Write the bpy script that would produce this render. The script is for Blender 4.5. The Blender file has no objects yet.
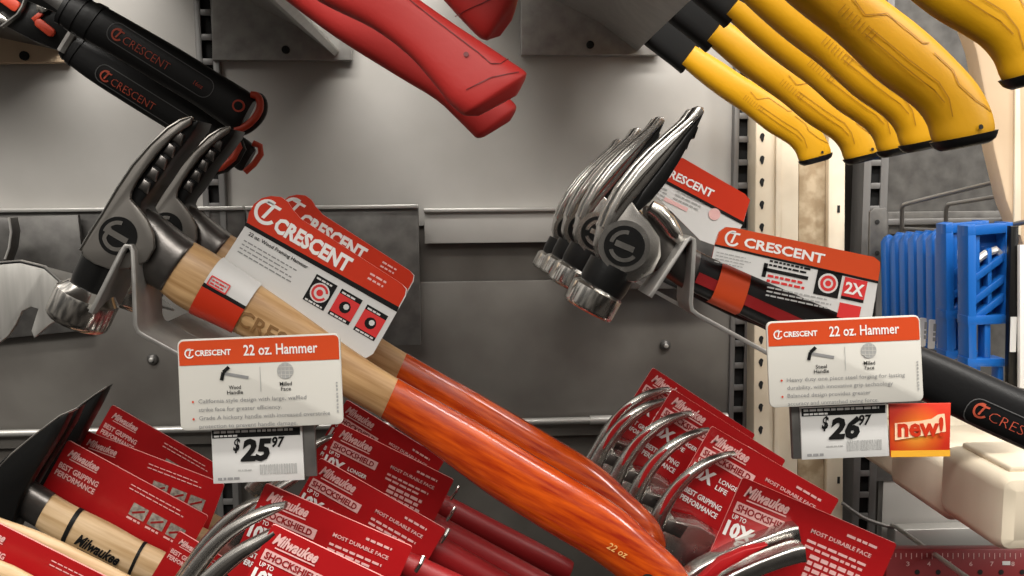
import bpy, math, random
from mathutils import Vector, Matrix
random.seed(7)
R = math.radians
sc = bpy.context.scene
COL = sc.collection

# ------------------------------------------------------------------ camera
FPX = 900.0                      # focal length in pixels for a 1024 px wide frame
CAM = Vector((0.0, 0.0, 1.35))
cd = bpy.data.cameras.new('camera'); cd.sensor_width = 36.0; cd.lens = 36.0*FPX/1024.0
cd.clip_start = 0.02
cam = bpy.data.objects.new('camera', cd); COL.objects.link(cam)
CM = Matrix.Rotation(R(-3.0), 3, 'Z') @ Matrix.Rotation(R(90-6.5), 3, 'X') @ Matrix.Rotation(R(-0.5), 3, 'Z')
cam.matrix_world = Matrix.Translation(CAM) @ CM.to_4x4()
sc.camera = cam
# ------------------------------------------------------------------ world and lights
sc.view_settings.view_transform = 'Standard'; sc.view_settings.look = 'None'
sc.view_settings.gamma = 1.0; sc.view_settings.exposure = 0.14
sc.view_settings.use_curve_mapping = False
W = bpy.data.worlds.new('store_surroundings'); sc.world = W; W.use_nodes = True
nt = W.node_tree; nt.nodes.clear()
wo = nt.nodes.new('ShaderNodeOutputWorld'); wb = nt.nodes.new('ShaderNodeBackground')
tc = nt.nodes.new('ShaderNodeTexCoord'); sx = nt.nodes.new('ShaderNodeSeparateXYZ'); rp = nt.nodes.new('ShaderNodeValToRGB')
mr = nt.nodes.new('ShaderNodeMapRange'); mr.inputs[1].default_value = -1; mr.inputs[2].default_value = 1
nt.links.new(tc.outputs['Generated'], sx.inputs[0]); nt.links.new(sx.outputs[2], mr.inputs[0])
nt.links.new(mr.outputs[0], rp.inputs[0]); nt.links.new(rp.outputs[0], wb.inputs[0]); nt.links.new(wb.outputs[0], wo.inputs[0])
rp.color_ramp.elements[0].position = 0.35; rp.color_ramp.elements[0].color = (0.02, 0.018, 0.016, 1)
rp.color_ramp.elements[1].position = 0.9; rp.color_ramp.elements[1].color = (0.80, 0.77, 0.73, 1)
e = rp.color_ramp.elements.new(0.5); e.color = (0.07, 0.066, 0.06, 1)
e = rp.color_ramp.elements.new(0.68); e.color = (0.26, 0.25, 0.235, 1)
# bright and dark noise added for contrasty steel reflections, standing for unseen shelves opposite
nz = nt.nodes.new('ShaderNodeTexNoise'); nz.inputs['Scale'].default_value = 3.2; nz.inputs['Detail'].default_value = 3
nr_w = nt.nodes.new('ShaderNodeValToRGB'); nr_w.color_ramp.elements[0].position = .42; nr_w.color_ramp.elements[1].position = .60
nr_w.color_ramp.elements[0].color = (.35, .35, .35, 1); nr_w.color_ramp.elements[1].color = (2.6, 2.5, 2.4, 1)
mx = nt.nodes.new('ShaderNodeMix'); mx.data_type = 'RGBA'; mx.blend_type = 'MULTIPLY'; mx.inputs[0].default_value = 1
nt.links.new(tc.outputs['Generated'], nz.inputs[0]); nt.links.new(nz.outputs[0], nr_w.inputs[0])
nt.links.new(rp.outputs[0], mx.inputs[6]); nt.links.new(nr_w.outputs[0], mx.inputs[7]); nt.links.new(mx.outputs[2], wb.inputs[0])
wb.inputs[1].default_value = 1.0

def area(name, loc, target, sx_, sy_, power, col=(1, .96, .9)):
    l = bpy.data.lights.new(name, 'AREA'); l.shape = 'RECTANGLE'; l.size = sx_; l.size_y = sy_
    l.energy = power; l.color = col
    o = bpy.data.objects.new(name, l); COL.objects.link(o); o.location = loc
    d = Vector(target) - Vector(loc); o.rotation_euler = d.to_track_quat('-Z', 'Y').to_euler()
    return o
area('ceiling_lamp_front', (0.1, -0.35, 3.1), (0.1, 0.5, 1.4), 2.6, 0.25, 60)
area('ceiling_lamp_rear', (-0.5, -2.2, 3.2), (0, 0.8, 1.3), 3.0, 0.5, 60)
area('ceiling_lamp_side', (2.2, -0.6, 2.9), (0.3, 0.9, 1.3), 0.3, 2.0, 36)

# ------------------------------------------------------------------ pixel -> place helpers
def ray(x, y):
    return CM @ Vector(((x-512)/FPX, -(y-288)/FPX, -1.0))
def pix(x, y, Y):
    d = ray(x, y); return CAM + d*((Y-CAM.y)/d.y)

class Frame:
    """a plane facing the viewer at distance Y; U right-down by ang degrees, V up, W towards the viewer"""
    def __init__(s, x, y, Y, ang=0, yaw=0, tilt=0):
        s.O = pix(x, y, Y)
        m = Matrix.Rotation(R(yaw), 3, 'Z') @ Matrix.Rotation(R(tilt), 3, 'X') @ Matrix.Rotation(R(ang), 3, 'Y')
        s.U = m @ Vector((1, 0, 0)); s.V = m @ Vector((0, 0, 1)); s.Wv = m @ Vector((0, -1, 0))
        s.k = FPX/(Y/1.0)          # px per metre
    def mat(s):
        M = Matrix((s.U, s.V, s.Wv)).transposed().to_4x4(); M.translation = s.O; return M
    def px(s, x, y, w=0.0):
        d = ray(x, y); t = (w - (CAM-s.O).dot(s.Wv))/d.dot(s.Wv)
        p = CAM + d*t - s.O
        return Vector((p.dot(s.U), p.dot(s.V), w))
    def poly(s, pts, w=0.0):
        return [s.px(a, b, w).xy for a, b in pts]

class RP:
    """rotated pixel sheet on a frame: x right, y up (both in px), z in metres above the sheet"""
    def __init__(s, f, ox, oy, ang, w=0.0, surf=None):
        s.f, s.ox, s.oy, s.c, s.s, s.w, s.surf = f, ox, oy, math.cos(R(ang)), math.sin(R(ang)), w, surf
    def pt(s, x, y):
        return s.f.px(s.ox + x*s.c + y*s.s, s.oy + x*s.s - y*s.c, s.w).xy
    def T(s, x, y, z=0.0003):
        p = s.pt(x, y); w = s.w if s.surf is None else s.surf(p)
        return Vector((p[0], p[1], w+z))

# ------------------------------------------------------------------ materials
MATS = {}
def mat(name, col, rough=.5, metal=0, coat=0, kind=None, col2=None, scale=(1, 1, 1), bump=0, spec=.5, detail=4, nscale=1.0, lo=.35, hi=.65, trans=0):
    m = bpy.data.materials.new(name); m.use_nodes = True; n = m.node_tree.nodes; L = m.node_tree.links
    b = n['Principled BSDF']
    b.inputs['Base Color'].default_value = (*col, 1); b.inputs['Roughness'].default_value = rough
    b.inputs['Metallic'].default_value = metal; b.inputs['Coat Weight'].default_value = coat
    b.inputs['Coat Roughness'].default_value = .12; b.inputs['Specular IOR Level'].default_value = spec
    t = n.new('ShaderNodeTexCoord'); mp = n.new('ShaderNodeMapping'); mp.inputs['Scale'].default_value = scale
    L.new(t.outputs['Object'], mp.inputs[0])
    no = n.new('ShaderNodeTexNoise'); no.inputs['Scale'].default_value = nscale; no.inputs['Detail'].default_value = detail
    L.new(mp.outputs[0], no.inputs[0])
    if col2 is not None:
        cr = n.new('ShaderNodeValToRGB'); cr.color_ramp.elements[0].position = lo; cr.color_ramp.elements[1].position = hi
        cr.color_ramp.elements[0].color = (*col, 1); cr.color_ramp.elements[1].color = (*col2, 1)
        L.new(no.outputs[0], cr.inputs[0]); L.new(cr.outputs[0], b.inputs['Base Color'])
    if bump:
        bp = n.new('ShaderNodeBump'); bp.inputs['Strength'].default_value = bump; bp.inputs['Distance'].default_value = .0006
        L.new(no.outputs[0], bp.inputs['Height']); L.new(bp.outputs[0], b.inputs['Normal'])
    if kind == 'rough':      # mottled sheen
        r = n.new('ShaderNodeMapRange'); r.inputs[3].default_value = rough*.75; r.inputs[4].default_value = min(1, rough*1.35)
        L.new(no.outputs[0], r.inputs[0]); L.new(r.outputs[0], b.inputs['Roughness'])
    MATS[name] = m; return m
mat('wall_paint', (.40, .385, .36), .42, 0, col2=(.46, .445, .42), scale=(3, 3, 3), nscale=3, kind='rough')
mat('wall_dark', (.075, .068, .060), .36, 0, col2=(.115, .106, .095), scale=(4, 4, 4), nscale=3, kind='rough')  # lower wall tone, darkened for the shade under the hanging hammers
mat('wall_mid', (.115, .105, .095), .34, 0, col2=(.165, .155, .14), scale=(4, 4, 4), nscale=3, kind='rough')  # lower sheet tone, with a weaker share of that shade painted in
mat('zinc', (.30, .29, .275), .38, .55, col2=(.40, .39, .37), scale=(20, 20, 20), nscale=3, kind='rough')
mat('zinc_dark', (.12, .115, .11), .4, .5, col2=(.17, .165, .155), scale=(20, 20, 20), nscale=3, kind='rough')
mat('zinc_light', (.62, .61, .58), .33, .6)
mat('upright', (.20, .195, .19), .45, .4)
mat('hole_black', (.008, .008, .008), .8)
mat('cream', (.72, .62, .47), .5, 0, col2=(.80, .71, .56), scale=(6, 6, 2), nscale=3)
mat('tan', (.62, .46, .30), .55, 0, col2=(.70, .53, .36), scale=(4, 4, 1), nscale=3)
mat('plywood', (.34, .25, .15), .7, 0, col2=(.50, .40, .27), scale=(20, 20, 6), nscale=3, lo=.4, hi=.6)
mat('steel', (.60, .58, .55), .24, 1.0, kind='rough', scale=(40, 40, 40), nscale=3)
mat('steel_bright', (.78, .76, .72), .16, 1.0)
mat('steel_dark', (.15, .14, .132), .30, .9, kind='rough', scale=(60, 60, 60), nscale=3, bump=.25)
mat('steel_cheek', (.25, .235, .215), .40, .75)
mat('matte_black', (.004, .004, .004), .6, spec=.2)
mat('zinc_mid', (.42, .41, .385), .36, .5, col2=(.52, .51, .48), scale=(60, 6, 6), nscale=3)
mat('black_steel', (.007, .007, .007), .34, .2, spec=.4, bump=.2, scale=(60, 60, 60), nscale=4)
mat('black_rubber', (.008, .008, .0085), .38, spec=.35, bump=.15, scale=(90, 90, 90), nscale=4)
mat('grey_line', (.10, .10, .10), .4)
mat('orange', (.52, .05, .018), .45)
mat('dull_orange', (.50, .085, .045), .55, spec=.3)
mat('wood', (.36, .20, .08), .42, 0, col2=(.58, .37, .18), scale=(6, 90, 60), nscale=3, detail=6, bump=.15)
mat('wood_pale', (.44, .28, .13), .5, 0, col2=(.64, .46, .27), scale=(6, 90, 60), nscale=3, detail=6, bump=.15)
mat('wood_mark', (.22, .11, .035), .6)
mat('wood_orange', (.30, .018, .003), .22, 0, coat=1.0, col2=(.62, .088, .006), scale=(9, 90, 60), nscale=4, detail=9, lo=.30, hi=.68)
mat('gold_print', (.75, .42, .14), .4)
mat('card_orange', (.52, .032, .010), .34)
mat('card_orange2', (.56, .062, .014), .36)
mat('card_white', (.60, .595, .58), .42)
mat('sign_white', (.55, .535, .49), .45)
mat('print_white', (.76, .75, .73), .45)
mat('print_pink', (.70, .42, .40), .45)
mat('print_black', (.008, .008, .008), .5, spec=.2)
mat('print_grey', (.22, .22, .22), .5)
mat('print_lightgrey', (.35, .35, .34), .5)
mat('print_red', (.60, .03, .03), .45)
mat('card_red', (.36, .008, .010), .32)
mat('card_red_dark', (.26, .008, .010), .34)
mat('card_edge', (.80, .35, .33), .5)
mat('red_rubber', (.52, .030, .026), .5, bump=.15, scale=(90, 90, 90), nscale=4)
mat('red_dark', (.16, .008, .008), .5)
mat('red_grip', (.26, .008, .010), .42)
mat('yellow_rubber', (.60, .30, .002), .44, bump=.12, scale=(90, 90, 90), nscale=4)
mat('yellow_groove', (.36, .16, .002), .5)
mat('blue', (.008, .11, .42), .33)
mat('blue_dark', (.006, .08, .33), .4)
def radial(name, c1, c2, c3):
    m = bpy.data.materials.new(name); m.use_nodes = True; n = m.node_tree.nodes; L = m.node_tree.links; b = n['Principled BSDF']; b.inputs['Roughness'].default_value = .4
    t = n.new('ShaderNodeTexCoord'); mp = n.new('ShaderNodeMapping'); mp.inputs['Location'].default_value = (-.95, 1.02, 0); mp.inputs['Scale'].default_value = (60, 60, 0)
    g = n.new('ShaderNodeTexGradient'); g.gradient_type = 'SPHERICAL'; r = n.new('ShaderNodeValToRGB')
    L.new(t.outputs['Object'], mp.inputs[0]); L.new(mp.outputs[0], g.inputs[0]); L.new(g.outputs[0], r.inputs[0]); L.new(r.outputs[0], b.inputs['Base Color'])
    r.color_ramp.elements[0].color = (*c1, 1); r.color_ramp.elements[1].color = (*c3, 1); e = r.color_ramp.elements.new(.45); e.color = (*c2, 1); MATS[name] = m
radial('sign_orange', (.56, .03, .012), (.66, .12, .015), (.80, .36, .04))
mat('wire', (.34, .33, .32), .32, .7)
mat('yellow_strip', (.72, .36, .03), .4)
mat('sign_glow', (.82, .22, .03), .4)
mat('sign_pale', (.86, .58, .38), .4)
mat('maroon', (.24, .014, .018), .38)
mat('stone', (.36, .33, .28), .6, col2=(.16, .14, .12), scale=(200, 200, 200), nscale=2)
M = MATS

# ------------------------------------------------------------------ mesh builder
_TX = {}
def text_geo(s, bold, shear):
    k = (s, bold, shear)
    if k in _TX: return _TX[k]
    c = bpy.data.curves.new('t', 'FONT'); c.body = s; c.size = 1; c.dimensions = '2D'; c.fill_mode = 'BOTH'
    c.resolution_u = 2; c.offset = bold; c.shear = shear
    o = bpy.data.objects.new('t', c); COL.objects.link(o)
    dg = bpy.context.evaluated_depsgraph_get(); me = bpy.data.meshes.new_from_object(o.evaluated_get(dg))
    v = [(p.co.x, p.co.y) for p in me.vertices]; f = [tuple(p.vertices) for p in me.polygons]
    bpy.data.objects.remove(o); bpy.data.curves.remove(c); bpy.data.meshes.remove(me)
    x0 = min(a for a, b in v); x1 = max(a for a, b in v); y0 = min(b for a, b in v); y1 = max(b for a, b in v)
    v = [((a-x0)/(x1-x0), (b-y0)/(y1-y0)) for a, b in v]
    _TX[k] = (v, f); return _TX[k]

def catmull(P, sub):
    out = []
    n = len(P)
    for i in range(n-1):
        p0 = P[max(i-1, 0)]; p1 = P[i]; p2 = P[i+1]; p3 = P[min(i+2, n-1)]
        for k in range(sub):
            t = k/sub
            out.append([.5*((2*b) + (-a+c)*t + (2*a-5*b+4*c-d)*t*t + (-a+3*b-3*c+d)*t**3) for a, b, c, d in zip(p0, p1, p2, p3)])
    out.append(list(P[-1])); return out

class MB:
    def __init__(s): s.v = []; s.f = []; s.m = []; s.mats = []
    def mi(s, m):
        m = M[m] if isinstance(m, str) else m
        if m not in s.mats: s.mats.append(m)
        return s.mats.index(m)
    def add(s, vs, fs, m):
        k = len(s.v); i = s.mi(m)
        s.v += [Vector(v) for v in vs]; s.f += [tuple(a+k for a in f) for f in fs]; s.m += [i]*len(fs)
        return s
    def prism(s, pts, w0, w1, m, bev=0.0, front=None, T=None):
        pts = [Vector(p) for p in pts]; n = len(pts)
        A = sum(pts[i].x*pts[(i+1) % n].y - pts[(i+1) % n].x*pts[i].y for i in range(n))
        if A < 0: pts = pts[::-1]
        nr = []
        for i in range(n):
            a = (pts[i]-pts[i-1]); b = (pts[(i+1) % n]-pts[i])
            a = a.normalized() if a.length > 1e-9 else Vector((1, 0)); b = b.normalized() if b.length > 1e-9 else a
            t = (a+b); t = t.normalized() if t.length > 1e-6 else a
            nr.append(Vector((-t.y, t.x)))
        prof = [(0, w0), (0, w1)] if not bev else [(bev, w0), (bev*.3, w0+bev*.3), (0, w0+bev), (0, w1-bev), (bev*.3, w1-bev*.3), (bev, w1)]
        vs = []
        for ins, w in prof:
            for p, q in zip(pts, nr):
                c = p+q*ins; vs.append((c.x, c.y, w) if T is None else T(c.x, c.y, w))
        fs = []
        for k in range(len(prof)-1):
            for i in range(n):
                j = (i+1) % n; fs.append((k*n+i, k*n+j, (k+1)*n+j, (k+1)*n+i))
        fs.append(tuple(range(n))[::-1])
        s.add(vs, fs, m)
        s.f.append(tuple(len(s.v)-n+i for i in range(n))); s.m.append(s.mi(front or m))
        return s
    def ring_loft(s, rings, m, cap=True):
        n = len(rings[0]); vs = [p for r in rings for p in r]; fs = []
        for k in range(len(rings)-1):
            for i in range(n):
                j = (i+1) % n; fs.append((k*n+i, k*n+j, (k+1)*n+j, (k+1)*n+i))
        if cap:
            fs.append(tuple(range(n))[::-1]); fs.append(tuple((len(rings)-1)*n+i for i in range(n)))
        return s.add(vs, fs, m)
    def tube(s, pts, r, m, n=8, cap=True):
        pts = [Vector(p) for p in pts]; rings = []
        up = None
        for i, p in enumerate(pts):
            t = (pts[min(i+1, len(pts)-1)]-pts[max(i-1, 0)]).normalized()
            if up is None:
                up = t.cross(Vector((0, 0, 1)));  up = up if up.length > .1 else t.cross(Vector((1, 0, 0)))
            up = (up - t*up.dot(t)).normalized(); q = t.cross(up)
            rr = r[i] if isinstance(r, (list, tuple)) else r
            rings.append([p + (up*math.cos(a)+q*math.sin(a))*rr for a in [2*math.pi*k/n for k in range(n)]])
        return s.ring_loft(rings, m, cap)
    def cyl(s, c, ax, r, h, m, n=28, prof=None):
        c = Vector(c); ax = Vector(ax).normalized(); a = ax.cross(Vector((0, 0, 1)))
        a = a if a.length > .1 else ax.cross(Vector((1, 0, 0))); a.normalize(); b = ax.cross(a)
        prof = prof or [(0, .94), (.04, 1), (.96, 1), (1, .94)]
        rings = [[c + ax*h*t + (a*math.cos(q)+b*math.sin(q))*r*k for q in [2*math.pi*i/n for i in range(n)]] for t, k in prof]
        return s.ring_loft(rings, m)
    def box(s, a, b, m, bev=0.0):
        x0, x1 = sorted((a[0], b[0])); y0, y1 = sorted((a[1], b[1])); z0, z1 = sorted((a[2], b[2]))
        return s.prism([(x0, z0), (x1, z0), (x1, z1), (x0, z1)], -y1, -y0, m, bev, T=lambda x, z, w: (x, -w, z))
    def text(s, st, rp, x, y, w, h, m, bold=0.0, shear=0.0, z=.0004, rot=0):
        v, f = text_geo(st, bold, shear)
        if rot: pts = [rp.T(x - b*h, y + a*w, z) for a, b in v]
        else: pts = [rp.T(x + a*w, y + b*h, z) for a, b in v]
        return s.add(pts, f, m)
    def rect(s, rp, x, y, w, h, m, z=.0003):
        return s.add([rp.T(x, y, z), rp.T(x+w, y, z), rp.T(x+w, y+h, z), rp.T(x, y+h, z)], [(0, 1, 2, 3)], m)
    def flat(s, rp, pts, m, z=.0003):
        A = sum(pts[i][0]*pts[(i+1) % len(pts)][1]-pts[(i+1) % len(pts)][0]*pts[i][1] for i in range(len(pts)))
        if A < 0: pts = pts[::-1]
        return s.add([rp.T(a, b, z) for a, b in pts], [tuple(range(len(pts)))], m)
    def disc(s, rp, x, y, r, m, z=.0003, n=20):
        return s.flat(rp, [(x+r*math.cos(2*math.pi*i/n), y+r*math.sin(2*math.pi*i/n)) for i in range(n)], m, z)
    def arc(s, rp, x, y, r0, r1, a0, a1, m, z=.0003, n=18):
        vs = []
        for i in range(n+1):
            a = R(a0+(a1-a0)*i/n)
            vs += [rp.T(x+r0*math.cos(a), y+r0*math.sin(a), z), rp.T(x+r1*math.cos(a), y+r1*math.sin(a), z)]
        return s.add(vs, [(2*i, 2*i+1, 2*i+3, 2*i+2) for i in range(n)], m)
    def bars(s, rp, x, y, w, n, lh, m, th=.45, z=.0003, rag=.25):
        for i in range(n):
            xx = x; end = x+w*(1-random.random()*rag)
            while xx < end-1:
                L = random.uniform(2.5, 7)*max(.6, lh/4); L = min(L, end-xx)
                s.rect(rp, xx, y-i*lh, L, lh*th, m, z); xx += L+lh*.3
        return s
    def line(s, rp, pts, t, m, z=.0003):
        for (a, b), (c, d) in zip(pts[:-1], pts[1:]):
            L = math.hypot(c-a, d-b) or 1; nx, ny = -(d-b)/L*t/2, (c-a)/L*t/2
            s.add([rp.T(a-nx, b-ny, z), rp.T(c-nx, d-ny, z), rp.T(c+nx, d+ny, z), rp.T(a+nx, b+ny, z)], [(0, 1, 2, 3)], m)
        return s
    def build(s, name, parent=None, M4=None, sharp=38):
        me = bpy.data.meshes.new(name); me.from_pydata([tuple(v) for v in s.v], [], s.f)
        for m in s.mats: me.materials.append(m)
        me.polygons.foreach_set('material_index', s.m)
        me.polygons.foreach_set('use_smooth', [True]*len(me.polygons)); me.update()
        me.set_sharp_from_angle(angle=R(sharp))
        o = bpy.data.objects.new(name, me); COL.objects.link(o)
        if parent is not None: o.parent = parent
        elif M4 is not None: o.matrix_world = M4
        return o

class Loft:
    """body between edge pairs given in px; gives its own front surface for lettering"""
    def __init__(s, f, pairs, ratio=.8, e=2.0, w=0.0, sub=4, n=24):
        P = []
        for q in pairs:
            a = f.px(*q[0], w); b = f.px(*q[1], w); c = (a+b)/2; h = (a-b)/2
            P.append((c.x, c.y, h.x, h.y, h.length*(q[2] if len(q) > 2 else ratio)))
        s.P = catmull(P, sub); s.e = e; s.w = w; s.n = n
    def rings(s, grow=0.0, i0=0, i1=None):
        out = []
        for c in s.P[i0:i1]:
            r = []
            hl = math.hypot(c[2], c[3]); g = (hl+grow)/max(hl, 1e-6)
            for k in range(s.n):
                t = 2*math.pi*k/s.n; ct, st = math.cos(t), math.sin(t)
                a = math.copysign(abs(ct)**(2/s.e), ct)*g; b = math.copysign(abs(st)**(2/s.e), st)*(c[4]+grow)
                r.append(Vector((c[0]+c[2]*a, c[1]+c[3]*a, s.w+b)))
            out.append(r)
        return out
    def into(s, mb, m, grow=0, i0=0, i1=None):
        mb.ring_loft([r[::-1] for r in s.rings(grow, i0, i1)], m); return s
    def surf(s, p):
        best = None
        for c in s.P:
            dx, dy = p[0]-c[0], p[1]-c[1]; hl = math.hypot(c[2], c[3])
            al = abs((dx*c[3]-dy*c[2])/max(hl, 1e-6)); t = (dx*c[2]+dy*c[3])/max(hl*hl, 1e-9)
            if best is None or al < best[0]: best = (al, t, c[4])
        t = min(abs(best[1]), .98)
        return s.w + best[2]*(1-t**s.e)**(1/s.e)

# ------------------------------------------------------------------ things
def tag(o, label, cat, group=None):
    o['label'] = label; o['category'] = cat
    if group: o['group'] = group
    return o
def thing(name, f, label, cat, group=None):
    o = bpy.data.objects.new(name, None); COL.objects.link(o); o.empty_display_size = .02
    o.matrix_world = f.mat(); return tag(o, label, cat, group)
def dup(root, f, label, skip=()):
    """copy of a thing, its parts and sub-parts, set at another frame"""
    c = root.copy(); COL.objects.link(c); c.matrix_world = f.mat() if isinstance(f, Frame) else f; c['label'] = label
    for ch in list(root.children):
        if ch.name.split('.')[0] in skip: continue
        d = ch.copy(); COL.objects.link(d); d.parent = c
        for g in list(ch.children):
            h = g.copy(); COL.objects.link(h); h.parent = d
    return c
def rrect(x0, y0, x1, y1, r, n=4):
    out = []
    for cx, cy, a in ((x1-r, y1-r, 0), (x0+r, y1-r, 90), (x0+r, y0+r, 180), (x1-r, y0+r, 270)):
        out += [(cx+r*math.cos(R(a+90*i/n)), cy+r*math.sin(R(a+90*i/n))) for i in range(n+1)]
    return out
def logo_ct(mb, rp, x, y, r, m, z=.0004):
    mb.arc(rp, x, y, r*.72, r, 75, 330, m, z)
    mb.text('T', rp, x-r*.38, y-r*.55, r*1.25, r*1.35, m, .02, .25, z)
def wbox(mb, x0, y0, x1, y1, Y, th, m, bev=0.0):
    """axis-aligned box whose front face (at Y) spans two pixels"""
    a = pix(x0, y0, Y); b = pix(x1, y1, Y)
    return mb.box((a.x, Y, a.z), (b.x, Y+th, b.z), m, bev)
WID = Matrix.Identity(4)
def structure(o): o['kind'] = 'structure'; return o

# ================================================================== SETTING
YW = 1.0
mb = MB(); wbox(mb, -260, -260, 748, 222, YW, .012, 'wall_paint'); structure(mb.build('wall_back'))
mb = MB(); wbox(mb, -260, 222, 748, 900, YW+.004, .012, 'wall_dark'); structure(mb.build('wall_back_lower'))  # shade from the goods above is put into this panel's colour
mb = MB(); wbox(mb, 884, -260, 1300, 470, YW, .012, 'zinc_dark')
structure(mb.build('wall_back_right'))
mb = MB(); wbox(mb, 884, 470, 1300, 900, YW+.002, .012, 'wall_paint')
structure(mb.build('wall_back_right_lower'))
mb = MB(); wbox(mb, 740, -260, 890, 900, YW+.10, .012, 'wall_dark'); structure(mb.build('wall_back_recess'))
# raised lower sheet between rail and bottom ledge, shade put into its colour
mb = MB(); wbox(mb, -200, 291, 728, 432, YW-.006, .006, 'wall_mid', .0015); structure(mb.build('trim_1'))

def rail(name, x0, x1, y0, y1, Y, m, label, top=.006):
    mb = MB(); a = pix(x0, y0, Y); b = pix(x1, y1, Y)
    mb.box((a.x, Y, a.z), (b.x, Y+.004, b.z), m, .001)
    mb.box((a.x, Y-top, a.z-.0035), (b.x, YW-.001, a.z+.0005), 'zinc_light', .001)     # folded top lip
    return tag(mb.build(name), label, 'rail')
rail('mounting_rail', 424, 727, 209, 240, .992, 'wall_paint', 'pale grey steel rail across the wall between the wooden handled hammers and the silver claws')
rail('mounting_rail', -200, 246, 211, 240, .992, 'zinc_dark', 'grey steel rail at far left behind the forked bracket and the wooden hammer claws')
# bottom ledge tube with sleeve
mb = MB(); a = pix(-200, 440, .985); b = pix(727, 417, .985)
mb.tube([(a.x, .985, b.z), (b.x, .985, b.z)], .0038, 'zinc_light', 12)
mb.tube([(pix(590, 417, .985).x, .985, b.z), (b.x, .985, b.z)], .0052, 'zinc_light', 12)
tag(mb.build('ledge_bar'), 'thin bright steel bar running low along the wall behind the orange handles', 'bar')

# slotted uprights
def upright(x, Y, label, w=.020, ear=None):
    f = Frame(x, 288, Y)
    root = thing('slotted_upright', f, label, 'upright', 'slotted shelving uprights')
    k = f.k; pitch = .0254; hw = w/2
    mb = MB(); H = .6
    xs = [-hw, -.0055, .0055, hw]
    mb.box((-hw, 0, 0), (-hw, 0, 0), 'upright') if False else None
    # two side flanges and rungs leave real slots
    def bx(x0, x1, y0, y1, z0, z1, m, bev=.0006):
        mb.prism([(x0, y0), (x1, y0), (x1, y1), (x0, y1)], z0, z1, m, bev)
    bx(-hw, -.0055, -H, H, -.003, 0, 'upright'); bx(.0055, hw, -H, H, -.003, 0, 'upright')
    bx(-hw, -hw+.002, -H, H, -.03, -.003, 'upright'); bx(hw-.002, hw, -H, H, -.03, -.003, 'upright')
    n = int(2*H/pitch)
    for i in range(n+1):
        y = -H + i*pitch; bx(-.0054, .0054, y, y+.0065, -.003, -.0002, 'zinc_light' if False else 'upright', .0003)
    mb.build('post', root)
    m2 = MB(); m2.prism([(-hw+.0025, -H), (hw-.0025, -H), (hw-.0025, H), (-hw+.0025, H)], -.0085, -.0075, 'hole_black'); m2.build('back_channel', root)
    return root
upright(218, .990, 'grey slotted upright behind the orange trimmed black grips at left', .024)
upright(741, .990, 'grey slotted upright between the back panel and the cream column', .022)
upright(872, .985, 'grey slotted upright just left of the blue plastic guides', .028)

# cream column with key slots, plywood strip, cream strip
f = Frame(778, 288, .965); root = thing('cream_column', f, 'cream painted steel column with a row of dark key slots beside the slotted upright', 'column')
mb = MB(); P = f.poly([(757, -60), (800, -60), (797, 640), (752, 640)])
mb.prism(P, -.03, 0, 'cream', .002)
mb.build('column_body', root)
mb = MB()
for i in range(26):
    y = -20 + i*22.5 ; x = 763.0-(y/560)*3
    o = f.px(x, y, 0)
    mb.prism([(o.x+.0028*math.cos(t)*(1 if math.sin(t) > 0 else .6), o.y+.0048*math.sin(t)) for t in [2*math.pi*k/12 for k in range(12)]], .0001, .0007, 'hole_black')
mb.build('key_slots', root)
mb = MB(); mb.prism(f.poly([(776, -60), (781, -60), (777, 640), (772, 640)]), .0002, .004, 'cream', .001); mb.build('rib', root)
mb = MB(); fr = Frame(817, 288, .985); mb.prism(fr.poly([(800, -60), (832, -60), (828, 640), (797, 640)]), -.02, 0, 'plywood', .001)
tag(mb.build('plywood_strip', M4=fr.mat()), 'brown speckled plywood strip between the two cream uprights', 'plywood')
fr = Frame(838, 288, .975); root = thing('cream_strip', fr, 'narrow cream upright strip right of the plywood under the yellow grips', 'strip')
mb = MB(); mb.prism(fr.poly([(830, -60), (847, -60), (842, 640), (826, 640)]), -.009, 0, 'cream', .0015); mb.build('strip_body', root)
for y in (209, 330, 480):
    mb = MB(); o = fr.px(838.5, y, 0); mb.prism([(o.x-.0015, o.y-.004), (o.x+.0015, o.y-.004), (o.x+.0015, o.y+.004), (o.x-.0015, o.y+.004)], .0001, .0006, 'hole_black')
    mb.build('screw_slot', root)

# rivets on back sheet
for x, y, lb in ((153, 359, 'small round bolt in the dark sheet under the left bracket'), (665, 345, 'small round bolt in the dark sheet under the silver claws')):
    f = Frame(x, y, YW-.006); mb = MB()
    mb.cyl((0, 0, 0), (0, 0, 1), .0062, .005, 'zinc_dark', 16, [(0, 1), (.4, 1), (.8, .8), (1, .4)])
    mb.cyl((0, 0, .004), (0, 0, 1), .0026, .0028, 'zinc_light', 10)
    tag(mb.build('bolt', M4=f.mat()), lb, 'bolt', 'bolts in the back sheet')

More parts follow.
